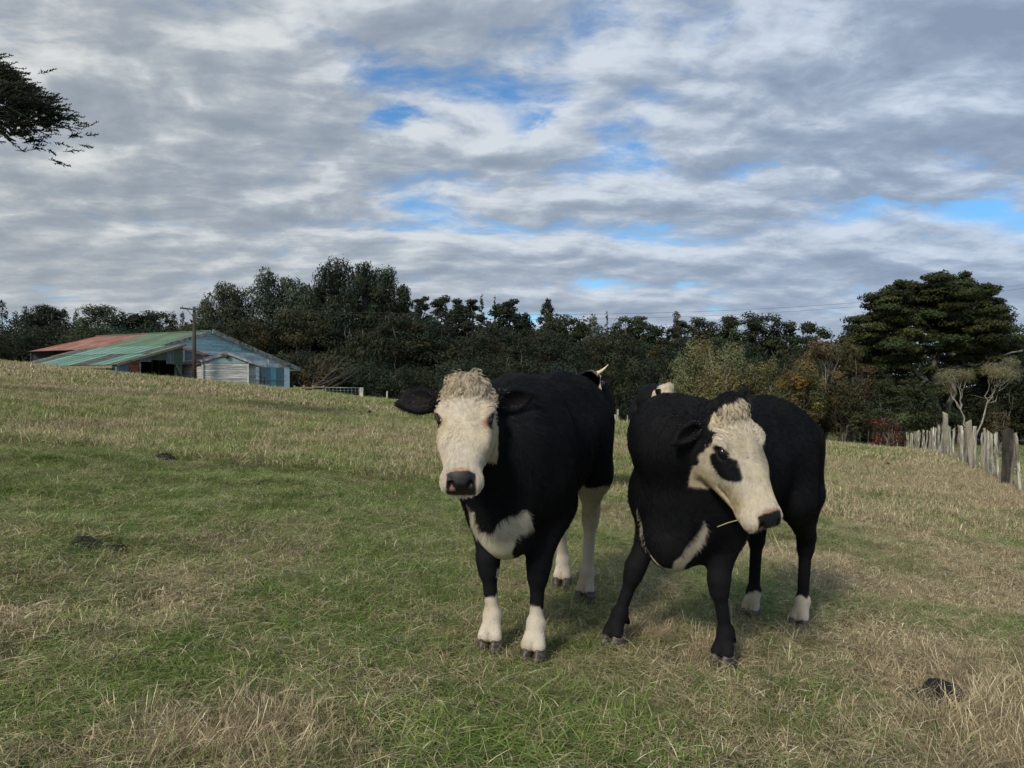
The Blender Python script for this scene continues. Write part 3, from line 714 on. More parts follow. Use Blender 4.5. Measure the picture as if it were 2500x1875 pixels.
tree('gum', 1650, 757, 40, 112, (.12, .14, .11), 'thin silvery spire tree poking above the dark wood', dens=.5)
# body of the wood
ZN = [(560, 'above the weatherboard shed'), (640, 'just right of the barn peak'), (720, 'above the blue barn doors'), (800, 'above the fallen branches'), (890, 'above the steel gate'), (970, 'left of the white-faced calf ear'), (1060, 'over the left ear of the white-faced calf'), (1150, 'directly over the curly white head'),
      (1240, 'right of the curly white head'), (1330, 'over the withers of the first calf'), (1420, 'over the rump of the first calf'), (1510, 'over the pale horn tip'), (1600, 'in the gap between the near calves'), (1690, 'left behind the olive willow'), (1780, 'behind the olive willow'), (1870, 'over the ears of the second calf'), (1960, 'over the rump of the second calf'), (2050, 'behind the autumn tree'), (9999, 'between the autumn tree and great totara')]
ZC = {}
def zlabel(px, kind, row):
    z_ = next(t for a, t in ZN if px < a)
    ZC[(row, z_)] = ZC.get((row, z_), 0) + 1
    w1 = {'bush': 'rounded', 'totara': 'layered', 'gum': 'feathery'}[kind]
    return '%s %s tree %s%s' % (w1, {'upper': 'tall dark', 'lower': 'low dark'}[row], z_, '' if ZC[(row, z_)] == 1 else ', on the right')
WG = 'dark trees massed along the foot of the wood'
i = 0
for px in range(500, 2140, 48):
    i += 1
    base = np.interp(px, [500, 600, 700, 820, 1000, 1300, 1500, 1650, 2140], [800, 770, 760, 770, 790, 800, 830, 850, 850])
    k = ('bush', 'totara', 'totara', 'bush', 'gum')[i % 5] if px < 1050 else ('totara', 'totara', 'bush')[i % 3]
    colr = (G_blue, G_dark, (.034, .042, .018), G_dark)[i % 4]
    tree(k, px + rnd.uniform(-12, 12), base + rnd.uniform(-25, 25), 130 + rnd.uniform(-15, 30), 92 + rnd.uniform(-4, 6), colr, zlabel(px, k, 'upper'), group=WG, dens=.85, col2=(.055, .050, .020) if i % 3 == 0 else None, p2=.3)
for px in range(520, 2140, 75):
    i += 1
    tree('bush', px + rnd.uniform(-15, 15), 868 + rnd.uniform(-22, 22), 150, 82 + rnd.uniform(-3, 3), (G_dark, (.034, .046, .020), G_blue)[i % 3], zlabel(px, 'bush', 'lower'), group=WG, dens=.8)
tree('bush', 790, 858, 110, 78, (.060, .052, .020), 'rusty green bush above the fallen branches')
tree('bush', 685, 845, 60, 80, (.050, .062, .022), 'small lighter green bush just right of the barn roof')
# behind everything, a closed far wood
def far_wood():
    r = np.random.default_rng(77); pads = []
    for px in np.arange(-150, 2700, 22):
        d = 170 + r.uniform(-12, 12); x = (px - 1250) / 1878 * d
        top = np.interp(px, [-150, 450, 520, 1000, 1100, 1600, 2100, 2700], [800, 800, 770, 780, 770, 805, 815, 820]) + r.uniform(-14, 14)
        zt = CAM_H + (937.5 - top) / 1878 * d
        for z in np.arange(gz(x, d) + 1, zt, 2.6): pads.append((x + r.normal(0, .5), d, z - 1.5, 3.2, 3.2, 2.4))
    V, C = leaves(pads, 80000, .7, .95, G_dark, r, .2, .5)
    o = mesh_obj('far_wood', V, np.arange(len(V)).reshape(-1, 3), M_leaf, None, False, colors=C)
    tag(o, 'continuous dark wood far behind the front trees', kind='stuff')
far_wood()
# right side
tree('willow', 1738, 812, 225, 66, G_ol, 'big fuzzy olive willow between the two near calves', dens=1.0, name='willow_tree')
tree('willow', 1668, 860, 120, 68, (.120, .125, .056), 'low left shoulder of olive willow growth')
tree('willow', 1860, 858, 130, 66, (.115, .118, .050), 'lower olive willow behind the second calf')
tree('bush', 2003, 792, 150, 52, (.120, .088, .045), 'autumn tree with brown and reddish leaves', col2=(.120, .100, .036), p2=.5, dens=.9)
tree('bush', 2075, 802, 110, 54, (.100, .064, .040), 'reddish-brown autumn tree beside the great totara', col2=(.085, .080, .030), p2=.5, dens=.8)
tree('bush', 1940, 880, 150, 50, (.100, .094, .038), 'yellowing autumn tree at the calf rump', col2=(.20, .15, .035), p2=.06, dens=.9)
tree('bush', 2060, 905, 150, 51, (.045, .048, .020), 'dark low tree under the autumn foliage', dens=.8)
tree('totara', 2150, 930, 130, 55, (.038, .050, .020), 'low dark skirt tree left of the great totara', dens=.9)
tree('totara', 2240, 925, 150, 58, (.036, .050, .020), 'low dark skirt tree under the great totara', dens=.8)
tree('shrub', 2168, 1014, 95, 49, (.16, .040, .030), 'small shrub with red autumn leaves', 'shrub', group=None, dens=.45, leaf=.13, col2=(.055, .042, .022), p2=.45)
tree('totara', 2485, 812, 190, 66, G_dark, 'dark tree at the right edge beyond the pale bush')
tree('bush', 2440, 900, 170, 62, (.034, .044, .020), 'dense dark bush behind the pale bush')
tree('bush', 2570, 850, 170, 60, G_dark, 'dark tree cut by the right edge of the photo')
tree('bush', 2330, 930, 160, 64, G_dark, 'dark bush behind the pale twiggy tree trunk')
tree('bush', 2435, 985, 60, 56, (.085, .075, .038), 'small brownish bush beyond the blue barrel')

# the great totara: layered pads on big forking limbs
def great_totara():
    r = np.random.default_rng(5); d = 62.0
    x = (2300 - 1250) / 1878 * d; zb = gz(x, d); root = empty('totara_tree', (x, d, zb))
    tag(root, 'great spreading totara towering over the right of the photo', 'tree', KG)
    W = lambda px, py: np.array([(px - 2300) / 1878 * d, 0, CAM_H + (937.5 - py) / 1878 * d - zb])
    T = Tube()
    for a, b, r0 in (((2300, 1060), (2262, 930), .36), ((2262, 930), (2215, 880), .22), ((2262, 930), (2300, 830), .28), ((2300, 1060), (2330, 900), .30), ((2330, 900), (2345, 800), .24), ((2300, 1050), (2285, 900), .30), ((2345, 800), (2440, 760), .14),
                     ((2300, 830), (2220, 760), .14), ((2300, 830), (2330, 700), .16), ((2345, 800), (2400, 700), .14), ((2285, 900), (2360, 770), .16), ((2215, 880), (2120, 890), .10), ((2330, 900), (2440, 860), .12), ((2262, 930), (2180, 960), .10)):
        P = wander(W(*a), W(*b), 6, .04, r); P[:, 1] += np.linspace(0, r.normal(0, 1.2), 7); T.add(P, r0, r0 * .5, 7)
    T.build('trunk', M_bark, root)
    pads = []
    rows = [(680, 2265, 2330), (697, 2190, 2395), (712, 2165, 2425), (730, 2135, 2440), (748, 2122, 2445), (765, 2140, 2450), (785, 2092, 2462), (805, 2075, 2468), (825, 2065, 2470), (848, 2065, 2450), (872, 2065, 2440), (900, 2055, 2430), (915, 2340, 2440), (930, 2080, 2350), (960, 2100, 2330)]
    for py, x0, x1 in rows:
        n = max(3, int((x1 - x0) / 18))
        for i in range(n):
            px = x0 + (x1 - x0) * (i + .5 * r.random() + .25) / n
            if py > 850 and 2230 < px < 2330 and r.random() < .55: continue
            yy = float(np.clip(r.normal(0, 2.0), -3.2, 3.2)); py2 = py + r.uniform(-7, 7); c = np.array([(px - 1250) / 1878 * (d + yy) - x, yy, CAM_H + (937.5 - py2) / 1878 * (d + yy) - zb])
            R = r.uniform(.6, 1.2); pads.append((*c, R * 1.25, R * 1.1, R * .36))
    for px, py in ((2305, 668), (2330, 676), (2345, 672), (2196, 690), (2225, 688), (2372, 684), (2285, 672), (2270, 685), (2250, 690), (2400, 700), (2420, 705), (2170, 705), (2150, 715)):
        c = W(px, py); c[1] = r.normal(0, 1); pads.append((*c, .5, .5, .3))
    V, C = leaves(pads, 130000, .12, .24, (.050, .063, .018), r, .30, .25, up=.5)
    crown_obj(root, V, C)
great_totara()

# pale twiggy tree by the fence
def twiggy():
    r = np.random.default_rng(8); d = 45.0; x = (2385 - 1250) / 1878 * d; zb = gz(x, d); root = empty('twiggy_tree', (x, d, zb))
    tag(root, 'pale twiggy small tree with forked bare trunk behind the fence', 'tree', KG)
    W = lambda px, py: np.array([(px - 2385) / 1878 * d, 0, CAM_H + (937.5 - py) / 1878 * d - zb])
    T = Tube(); pads = []
    def grow(a, b, r0, lev):
        P = wander(a, b, 4, .05, r); T.add(P, r0, r0 * .55, 5)
        if lev == 0: pads.append((*P[-1], .50, .50, .46)); return
        for _ in range(3 if lev > 1 else 3):
            dirv = (b - a) / np.linalg.norm(b - a) + r.normal(0, .36, 3) + np.array([0, 0, .55]); dirv /= np.linalg.norm(dirv)
            grow(P[-1], P[-1] + dirv * np.linalg.norm(b - a) * .56, r0 * .5, lev - 1)
    grow(W(2372, 1078), W(2345, 1000), .065, 3)
    grow(W(2345, 1000), W(2322, 955), .04, 2)
    grow(W(2380, 1075), W(2408, 990), .055, 3)
    grow(W(2395, 1030), W(2438, 955), .04, 2)
    T.build('trunk', M_pale, root)
    V, C = leaves(pads, 6500, .022, .22, (.20, .195, .11), r, .2, .1, up=.2)
    crown_obj(root, V, C)
twiggy()

# fan of bare fallen branches at the edge of the wood
def fallen():
    r = np.random.default_rng(18); d = 74.0; x = (762 - 1250) / 1878 * d; zb = gz(x, d); root = empty('fallen_tree', (x, d, zb))
    tag(root, 'fallen tree with a fan of bare pale branches right of the barn', 'fallen tree')
    W = lambda px, py, yy: np.array([(px - 762) / 1878 * d, yy, CAM_H + (937.5 - py) / 1878 * d - zb])
    for a, b in (((755, 955), (830, 850)), ((760, 950), (812, 845)), ((765, 948), (850, 870)), ((770, 945), (822, 885)), ((762, 950), (875, 898)), ((775, 942), (862, 893)), ((790, 930), (850, 915)), ((770, 950), (800, 870)), ((765, 940), (785, 865)), ((800, 915), (870, 880)), ((756, 960), (880, 905)), ((752, 958), (770, 880))):
        P = wander(W(*a, -.5), W(*b, r.normal(-.8, .6)), 6, .03, r, -.05)
        T = Tube(); T.add(P, .035, .012, 4)
        for q in (2, 3, 4): T.add(wander(P[q], P[q] + (P[q + 1] - P[q]) * 1.6 + r.normal(0, .3, 3), 2, .05, r), .016, .008, 3)
        T.build('branch', M_dead, root)
fallen()

# cypress reaching in at the upper left
def cypress():
    r = np.random.default_rng(21); d = 13.0
    zb = gz(-12.6, d + 1); root = empty('cypress_tree', (-12.6, d + 1, zb))
    tag(root, 'dark cypress whose layered branches reach in at the upper left', 'tree')
    W = lambda px, py, yy=0.0: np.array([(px - 26 - (px > 0) * px * .34 - 1250) / 1878 * d + 12.6, yy - 1, CAM_H + (937.5 - py + 22 + .05 * (py - 150)) / 1878 * d - zb])
    T = Tube()
    T.add(wander((0, 0, -.3), (.2, 0, 9.5), 6, .01, r), .38, .10, 9)
    sprays = []
    def limb(pts, r0):
        P = []
        pts = [W(*p) for p in pts]
        for a, b in zip(pts[:-1], pts[1:]): P += list(wander(a, b, 3, .02, r))[:-1]
        P.append(pts[-1]); T.add(P, r0, .012, 5); return P
    main = [limb([(-300, 420), (-80, 300), (60, 318), (130, 332), (200, 300)], .10), limb([(-300, 440), (-60, 290), (40, 350), (75, 372), (98, 378)], .07), limb([(-300, 400), (-40, 260), (60, 250), (130, 240), (175, 255)], .09),
            limb([(-300, 360), (-60, 240), (20, 200), (90, 210)], .08), limb([(-300, 300), (-100, 150), (-20, 95), (32, 87)], .06), limb([(-300, 380), (0, 300), (90, 290), (160, 290), (222, 306)], .07), limb([(-250, 330), (-50, 200), (0, 165), (40, 170)], .06),
            limb([(-300, 330), (-80, 140), (-10, 120), (8, 107)], .05), limb([(60, 318), (120, 300), (170, 275), (212, 270)], .04), limb([(75, 345), (90, 362), (120, 361)], .025)]
    tips = [(212, 268), (226, 306), (217, 333), (200, 345), (178, 258), (172, 250), (98, 210), (75, 197), (57, 172), (36, 160), (120, 220), (140, 232), (122, 361), (100, 384), (32, 87), (8, 107), (10, 122), (6, 130), (205, 285), (185, 318), (105, 374), (160, 246)]
    # outline of the foliage mass as layered sprays
    N_ = 0; S = []
    def inside(px, py):
        top = np.interp(px, [-200, 0, 20, 60, 100, 130, 165, 200, 225], [110, 152, 165, 190, 215, 222, 245, 268, 300])
        bot = np.interp(px, [-200, 0, 40, 60, 90, 125, 150, 190, 210, 225], [330, 318, 352, 372, 392, 350, 325, 340, 348, 306])
        return top < py < bot
    def dens_(px, py):
        top = np.interp(px, [-200, 0, 20, 60, 100, 130, 165, 200, 225], [110, 152, 165, 190, 215, 222, 245, 268, 300])
        return 1.0 if py < top + 75 else (.55 if py < 310 else .40)
    while len(S) < 1050:
        px, py = r.uniform(-190, 226), r.uniform(110, 392)
        if inside(px, py) and r.random() < dens_(px, py): S.append((px, py))
    S += tips
    for i in range(10): S.append((r.uniform(-190, -20), r.uniform(60, 140)))
    V = []; C = []
    for k, (px, py) in enumerate(S):
        tip = k >= 1050 and k < 1050 + len(tips)
        c = W(px, py, r.normal(0, .55)); 
        dirv = np.array([1.0, r.normal(0, .35), r.normal(.10, .25)]) if py < 330 else np.array([.8, r.normal(0, .3), r.normal(-.15, .25)])
        dirv /= np.linalg.norm(dirv); L = r.uniform(.16, .30)
        if tip: L = .28; dirv = np.array([1, 0, .25 if py < 290 else .05]); dirv /= np.linalg.norm(dirv); c = c - dirv * L * .9
        side = np.cross(dirv, (0, 0, 1.0)); side /= np.linalg.norm(side); up = np.cross(side, dirv)
        T.add([c - dirv * L * .5, c + dirv * L * .9], .006, .002, 3)
        nn = 26
        for j in range(nn):
            t = j / nn; b = c + dirv * L * (t - .3) * 1.3
            q = dirv * .75 + side * r.normal(0, .55) + up * r.normal(.12, .45); q /= np.linalg.norm(q)
            ln = .085 * (1.15 - t * .8) * r.uniform(.7, 1.3); wd_ = .024
            e = np.cross(q, r.normal(0, 1, 3)); e /= np.linalg.norm(e)
            V += [b, b + q * ln * .4 + e * wd_ * .5, b + q * ln, b + q * ln * .4 - e * wd_ * .5]
            cc = np.array([.022, .036, .020]) * r.uniform(.7, 1.5) * (1.3 if py < 250 and r.random() < .3 else 1)
            C += [cc] * 4
    T.build('trunk', M_bark, root)
    crown_obj(root, np.array(V), np.array(C), 4)
cypress()
print('leaves', LEAF_N)
# ------------------------------------------------------------------ batten fence down the right side
M_bat = mottled('lichened_batten', (.40, .39, .31), (.14, .13, .105), 5, .95, (1.2, 1.2, .35), (.52, .52, .44), s3=6, t3=(.52, .62), bump=.5)
M_bat2 = mottled('brown_batten', (.30, .27, .22), (.19, .165, .13), 5, .95, (1.2, 1.2, .3), (.36, .35, .28), s3=5, t3=(.58, .66), bump=.5)
M_char = mottled('blackened_post', (.018, .017, .016), (.07, .062, .05), 4, .95, (1.2, 1.2, .4), bump=.5)
M_wire = mottled('fence_wire', (.14, .14, .14), (.22, .22, .22), 6, .6)
fence = empty('batten_fence', (fence_x(18), 18, gz(fence_x(18), 18)))
tag(fence, 'old batten and wire fence running down the right side of the paddock', 'fence')
def batten(x, y, h, w, th, lean_x, lean_y, mat, name='batten', seed=0, par=None):
    r = np.random.default_rng(seed)
    zb = gz(x, y) - .15; V = []; F = []; nz = 6
    ang = math.atan2(1, .455) + r.normal(0, .35)
    ca, sa = math.cos(ang), math.sin(ang)
    for j in range(nz + 1):
        t = j / nz; z = (h + .15) * t
        ww = w * (1 + .16 * r.normal()) ; ox = lean_x * z + .012 * r.normal(); oy = lean_y * z
        for i, k in ((-1, -1), (1, -1), (1, 1), (-1, 1)):
            a, b = i * ww / 2 * (1 + .1 * r.normal()), k * th / 2
            V.append((x + a * ca - b * sa + ox, y + a * sa + b * ca + oy, zb + z + (.05 * r.normal() if j == nz else 0)))
    for j in range(nz):
        for i in range(4):
            a, b = j * 4 + i, j * 4 + (i + 1) % 4; F.append((a, b, b + 4, a + 4))
    F.append((nz * 4, nz * 4 + 1, nz * 4 + 2, nz * 4 + 3))
    return mesh_obj(name, np.array(V), F, mat, par)
# what stands where, nearest first: (column in the photo, row of the foot, width factor, material, lean, height factor, kind)
y = 14.9; k = 0
r = np.random.default_rng(4)
specs = {3: ('post', M_char, 1.9, 1.05), 11: ('post', M_bat2, 1.7, 1.22), 24: ('post', M_bat2, 1.3, 1.45), 17: ('batten', M_bat2, 1.25, 1.05), 21: ('batten', M_bat, 1.3, 1.0), 33: ('post', M_bat2, 1.4, 1.1), 45: ('post', M_bat2, 1.4, 1.1)}
while y < 66:
    x = fence_x(y)
    nm, mt, wf, hf = specs.get(k, ('batten', M_bat if r.random() < .68 else M_bat2, 1.0, 1.0))
    ln = r.normal(0, .035) + (.10 if k > 22 and r.random() < .5 else 0)
    batten(x + r.normal(0, .04), y, (1.16 + r.normal(0, .035)) * hf, (.080 + abs(r.normal(0, .010))) * wf, (.05 + .03 * (nm == 'post') * 3), ln, r.normal(0, .03), mt, nm, k, fence)
    y += (.60 if y < 30 else .80) + r.uniform(-.09, .11); k += 1
for hz in (.18, .42, .66, .90, 1.06):
    pts = [(fence_x(yy) + .02, yy, gz(fence_x(yy), yy) + hz + .015 * math.sin(yy * 2.1 + hz * 9)) for yy in np.arange(12, 68, 1.5)]
    tube('wire', pts, .0035, M_wire, fence, 4)
# second, farther fence meeting it on the left
f2 = empty('paddock_post_fence', (24, 56, gz(24, 56)))
tag(f2, 'short far fence of pale leaning posts under the autumn trees', 'fence')
for i, (px, h_) in enumerate(((2068, .85), (2085, .9), (2099, .9), (2118, 1.0), (2134, 1.0), (2148, .95), (2164, .95), (2180, .9), (2191, .9), (2148, 1.4))):
    d = 52.5 if i < 9 else 54; x = (px - 1250) / 1878 * d
    batten(x, d, h_, .085 if i < 9 else .24, .07, (.10, .02, 0, .05, .18, .14, .08, .05, -.02, 0)[i], 0, M_bat if i < 9 else M_bat2, 'post', 200 + i, f2)
for hz in (.3, .6, .8): tube('wire', [((px - 1250) / 1878 * 52.5, 52.5, gz((px - 1250) / 1878 * 52.5, 52.5) + hz) for px in range(2040, 2215, 20)], .006, M_wire, f2, 4)
# blue barrel lying in the far pasture
M_blue = mottled('blue_plastic', (.02, .13, .50), (.015, .10, .40), 3, .4)
bx = (2402 - 1250) / 1878 * 70; bz = gz(bx, 70)
tag(tube('blue_barrel', [(bx - .62, 70, bz + .32), (bx - .58, 70, bz + .36), (bx + .55, 70, bz + .38), (bx + .62, 70, bz + .36)], .30, M_blue, None, 14), 'bright blue barrel lying on the grass beyond the fence', 'barrel')
M_wh = mottled('white_plastic', (.6, .62, .62), (.5, .52, .52), 3, .5)
tx = (2176 - 1250) / 1878 * 66; tz = gz(tx, 66)
tag(beam('water_trough', (tx - .3, 66, tz + .45), (tx + .3, 66, tz + .45), .5, .22, M_wh, None), 'small white water trough seen under the red shrub', 'trough')
# parts of the sheds, fences and gates were modelled in place: keep them there under their thing
for root in (barn, lean, annex, shed, rail, pole, rl, gt, fence, f2):
    T_ = Matrix.Translation(-Vector(root.location))
    for ch in [o for o in COL.objects if o.parent is root]:
        ch.data.transform(T_)
# ------------------------------------------------------------------ cattle: implicit bodies, polygonised with surface nets
def smin(a, b, k):
    h = np.maximum(k - np.abs(a - b), 0.0) / k
    return np.minimum(a, b) - h * h * k * 0.25
class Field:
    def __init__(s, lo, hi, h):
        s.lo = np.array(lo, float); s.h = h
        s.n = np.ceil((np.array(hi, float) - s.lo) / h).astype(int) + 1
        s.f = np.full(tuple(s.n), 0.3, dtype=np.float32)
    def grid(s, lo, hi, pad=0.1):
        a = np.clip(np.floor((np.array(lo) - pad - s.lo) / s.h).astype(int), 0, s.n - 1)
        b = np.clip(np.ceil((np.array(hi) + pad - s.lo) / s.h).astype(int) + 1, 1, s.n)
        sl = tuple(slice(a[i], b[i]) for i in range(3))
        ax = [(s.lo[i] + s.h * np.arange(a[i], b[i])).astype(np.float32) for i in range(3)]
        return sl, ax[0][:, None, None], ax[1][None, :, None], ax[2][None, None, :]
    def put(s, sl, d, k):
        s.f[sl] = smin(s.f[sl], d, k) if k > 0 else np.minimum(s.f[sl], d)
    def cut(s, sl, d, k):
        s.f[sl] = -smin(-s.f[sl], d, k)
    def cone(s, a, b, ra, rb, k=0.05, sq=None, pad=None):
        """round cone from a to b; sq = (axis vector, factor) squashes it along a direction"""
        a = np.array(a, float); b = np.array(b, float); R = max(ra, rb)
        sl, X, Y, Z = s.grid(np.minimum(a, b) - R, np.maximum(a, b) + R, k + 0.02 if pad is None else pad)
        ba = b - a; L = float(ba @ ba) + 1e-9
        px, py, pz = X - a[0], Y - a[1], Z - a[2]
        t = np.clip((px * ba[0] + py * ba[1] + pz * ba[2]) / L, 0, 1)
        dx, dy, dz = px - t * ba[0], py - t * ba[1], pz - t * ba[2]
        if sq is not None:
            v = np.array(sq[0], float); v /= np.linalg.norm(v)
            p = dx * v[0] + dy * v[1] + dz * v[2]
            q = p * (sq[1] - 1)
            dx, dy, dz = dx + q * v[0], dy + q * v[1], dz + q * v[2]
        d = np.sqrt(dx * dx + dy * dy + dz * dz) - (ra + t * (rb - ra))
        s.put(sl, d, k)
    def ell(s, c, r, R=None, k=0.04, cut=False):
        """ellipsoid; R rows are its axes"""
        c = np.array(c, float); r = np.array(r, float); m = r.max()
        sl, X, Y, Z = s.grid(c - m, c + m, k + 0.02)
        px, py, pz = X - c[0], Y - c[1], Z - c[2]
        if R is None: q = [px, py, pz]
        else: q = [px * R[i][0] + py * R[i][1] + pz * R[i][2] for i in range(3)]
        k0 = np.sqrt(sum((q[i] / r[i]) ** 2 for i in range(3)))
        k1 = np.sqrt(sum((q[i] / r[i] ** 2) ** 2 for i in range(3))) + 1e-6
        d = k0 * (k0 - 1) / k1
        (s.cut if cut else s.put)(sl, d, k)
    def loft(s, O, E, st, k=0.05, p=2.4, egg=0.0):
        """stations (s, top, bottom, halfwidth) along E[0] from O; E[1] up, E[2] sideways"""
        st = np.array(st, float); O = np.array(O, float)
        L = st[:, 0].max() - st[:, 0].min()
        pts = []
        for r in st:
            for uu in (r[1], r[2]):
                for w in (-r[3], r[3]): pts.append(O + E[0] * r[0] + E[1] * uu + E[2] * w)
        pts = np.array(pts)
        sl, X, Y, Z = s.grid(pts.min(0), pts.max(0), k + 0.03)
        px, py, pz = X - O[0], Y - O[1], Z - O[2]
        S = px * E[0][0] + py * E[0][1] + pz * E[0][2]
        Uu = px * E[1][0] + py * E[1][1] + pz * E[1][2]
        W = px * E[2][0] + py * E[2][1] + pz * E[2][2]
        # dense smooth interpolation table
        tt = np.linspace(st[0, 0], st[-1, 0], 200)
        def tab(j):
            v = np.interp(tt, st[:, 0], st[:, j])
            ker = np.hanning(25); ker /= ker.sum()
            return np.convolve(np.pad(v, 12, mode='edge'), ker, mode='valid')
        top, bot, hw = tab(1), tab(2), tab(3)
        Sc = np.clip(S, tt[0], tt[-1])
        T = np.interp(Sc, tt, top); B = np.interp(Sc, tt, bot); H = np.interp(Sc, tt, hw)
        c = (T + B) / 2; a = (T - B) / 2
        over = np.abs(S - Sc)
        if egg: H = H * (1 - egg * np.clip((Uu - c) / a, 0, 1) ** 1.5)
        q = (np.abs((Uu - c) / a) ** p + np.abs(W / H) ** p) ** (1 / p)
        d0 = (q - 1) * np.minimum(a, H)
        d = np.where(over > 0, np.sqrt(np.maximum(d0, 0) ** 2 + over ** 2) + np.minimum(d0, 0) * 0.0 , d0)
        s.put(sl, d.astype(np.float32), k)
def surface_nets(f, lo, h):
    ins = f < 0
    nx, ny, nz = f.shape
    c = np.zeros((nx - 1, ny - 1, nz - 1), dtype=np.uint8)
    for i in (0, 1):
        for j in (0, 1):
            for k in (0, 1):
                c += ins[i:nx - 1 + i, j:ny - 1 + j, k:nz - 1 + k]
    act = np.argwhere((c > 0) & (c < 8))
    idx = np.full(c.shape, -1, dtype=np.int64); idx[act[:, 0], act[:, 1], act[:, 2]] = np.arange(len(act))
    acc = np.zeros((len(act), 3)); cnt = np.zeros(len(act))
    corners = [(i, j, k) for i in (0, 1) for j in (0, 1) for k in (0, 1)]
    for a in corners:
        for b in corners:
            if sum(abs(a[q] - b[q]) for q in range(3)) == 1 and a < b:
                va = f[act[:, 0] + a[0], act[:, 1] + a[1], act[:, 2] + a[2]]
                vb = f[act[:, 0] + b[0], act[:, 1] + b[1], act[:, 2] + b[2]]
                m = (va < 0) != (vb < 0)
                t = np.where(m, va / (va - vb + 1e-12), 0)[:, None]
                p = np.array(a) * (1 - t) + np.array(b) * t
                acc[m] += p[m]; cnt[m] += 1
    V = lo + h * (act + acc / cnt[:, None])
    faces = []
    for ax in range(3):
        s0 = [slice(None)] * 3; s1 = [slice(None)] * 3
        s0[ax] = slice(0, -1); s1[ax] = slice(1, None)
        e = np.argwhere(ins[tuple(s0)] != ins[tuple(s1)])
        u, v = (ax + 1) % 3, (ax + 2) % 3
        e = e[(e[:, u] > 0) & (e[:, v] > 0) & (e[:, u] < f.shape[u] - 1) & (e[:, v] < f.shape[v] - 1)]
        q = []
        for du, dv in ((1, 1), (0, 1), (0, 0), (1, 0)):
            w = e.copy(); w[:, u] -= du; w[:, v] -= dv
            q.append(idx[w[:, 0], w[:, 1], w[:, 2]])
        q = np.stack(q, 1)
        fl = ins[e[:, 0], e[:, 1], e[:, 2]]
        q[~fl] = q[~fl][:, ::-1]
        faces.append(q)
    return V, np.concatenate(faces)

# ---- materials of the cattle
def coat_material(name, rough, sheen):
    m, t, b, out = mat_new(name)
    a = N(t, 'ShaderNodeAttribute', attribute_name='tint')
    t.links.new(a.outputs['Color'], b.inputs['Base Color'])
    b.inputs['Roughness'].default_value = rough; b.inputs['Specular IOR Level'].default_value = 0.12
    w_ = N(t, 'ShaderNodeAttribute', attribute_name='wet')
    t.links.new(math_n(t, 'MULTIPLY_ADD', w_.outputs['Fac'], -.26, rough), b.inputs['Roughness']); t.links.new(math_n(t, 'MULTIPLY_ADD', w_.outputs['Fac'],   .18, .12), b.inputs['Specular IOR Level'])
    nz_ = noise(t, 260, 2, .5, obj_coord(t)); bp_ = N(t, 'ShaderNodeBump'); bp_.inputs['Strength'].default_value = .25; bp_.inputs['Distance'].default_value = .004
    t.links.new(nz_.outputs['Fac'], bp_.inputs['Height']); t.links.new(bp_.outputs[0], b.inputs['Normal'])
    b.inputs['Sheen Weight'].default_value = sheen; b.inputs['Sheen Roughness'].default_value = 0.5; b.inputs['Sheen Tint'].default_value = (0.7, 0.8, 1, 1)
    return m
M_hide = coat_material('calf_hide', 0.75, 0.0)
M_hair = coat_material('calf_hair', 0.55, 0.0)
M_eye, _t, _b, _ = mat_new('calf_eye')
_b.inputs['Base Color'].default_value = (0.006, 0.005, 0.007, 1); _b.inputs['Roughness'].default_value = 0.08
def hoof_mat():
    m, t, b, out = mat_new('hoof_horn')
    v = obj_coord(t, (1, 1, 4))
    n = noise(t, 30, 4, 0.6, v)
    col = mix_c(t, smooth(t, n.outputs['Fac'], 0.35, 0.65), (0.022, 0.019, 0.019), (0.12, 0.095, 0.072))
    t.links.new(col, b.inputs['Base Color']); b.inputs['Roughness'].default_value = 0.55
    return m
M_hoof = hoof_mat()
M_horn = mottled('horn_keratin', (0.55, 0.38, 0.22), (0.72, 0.60, 0.45), 12, 0.45)

EA, EU, EY = .178, .012, .0900
V2 = np.array([(-.13, .74), (-.08, .62), (.0, .455), (.04, .455), (.11, .54), (.19, .68)])
BLACK = np.array([0.0075, 0.0080, 0.0100]); WHITE = np.array([0.55, 0.495, 0.41])
def nrm(v): v = np.asarray(v, float); return v / np.linalg.norm(v)
def h3(p, s):
    """smooth 3-D pseudo noise, -1..1"""
    x, y, z = p[..., 0] * s, p[..., 1] * s, p[..., 2] * s
    return (np.sin(x * 1.7 + 1.3 * np.sin(y * 1.1 + .5)) + np.sin(y * 2.1 + 1.1 * np.sin(z * 1.3 + 2)) + np.sin(z * 1.9 + 1.2 * np.sin(x * 1.5 + 4))) / 3
def sstep(x, a, b):
    t = np.clip((x - a) / (b - a), 0, 1); return t * t * (3 - 2 * t)
def mixv(a, b, m): return a * (1 - m[..., None]) + b * m[..., None]

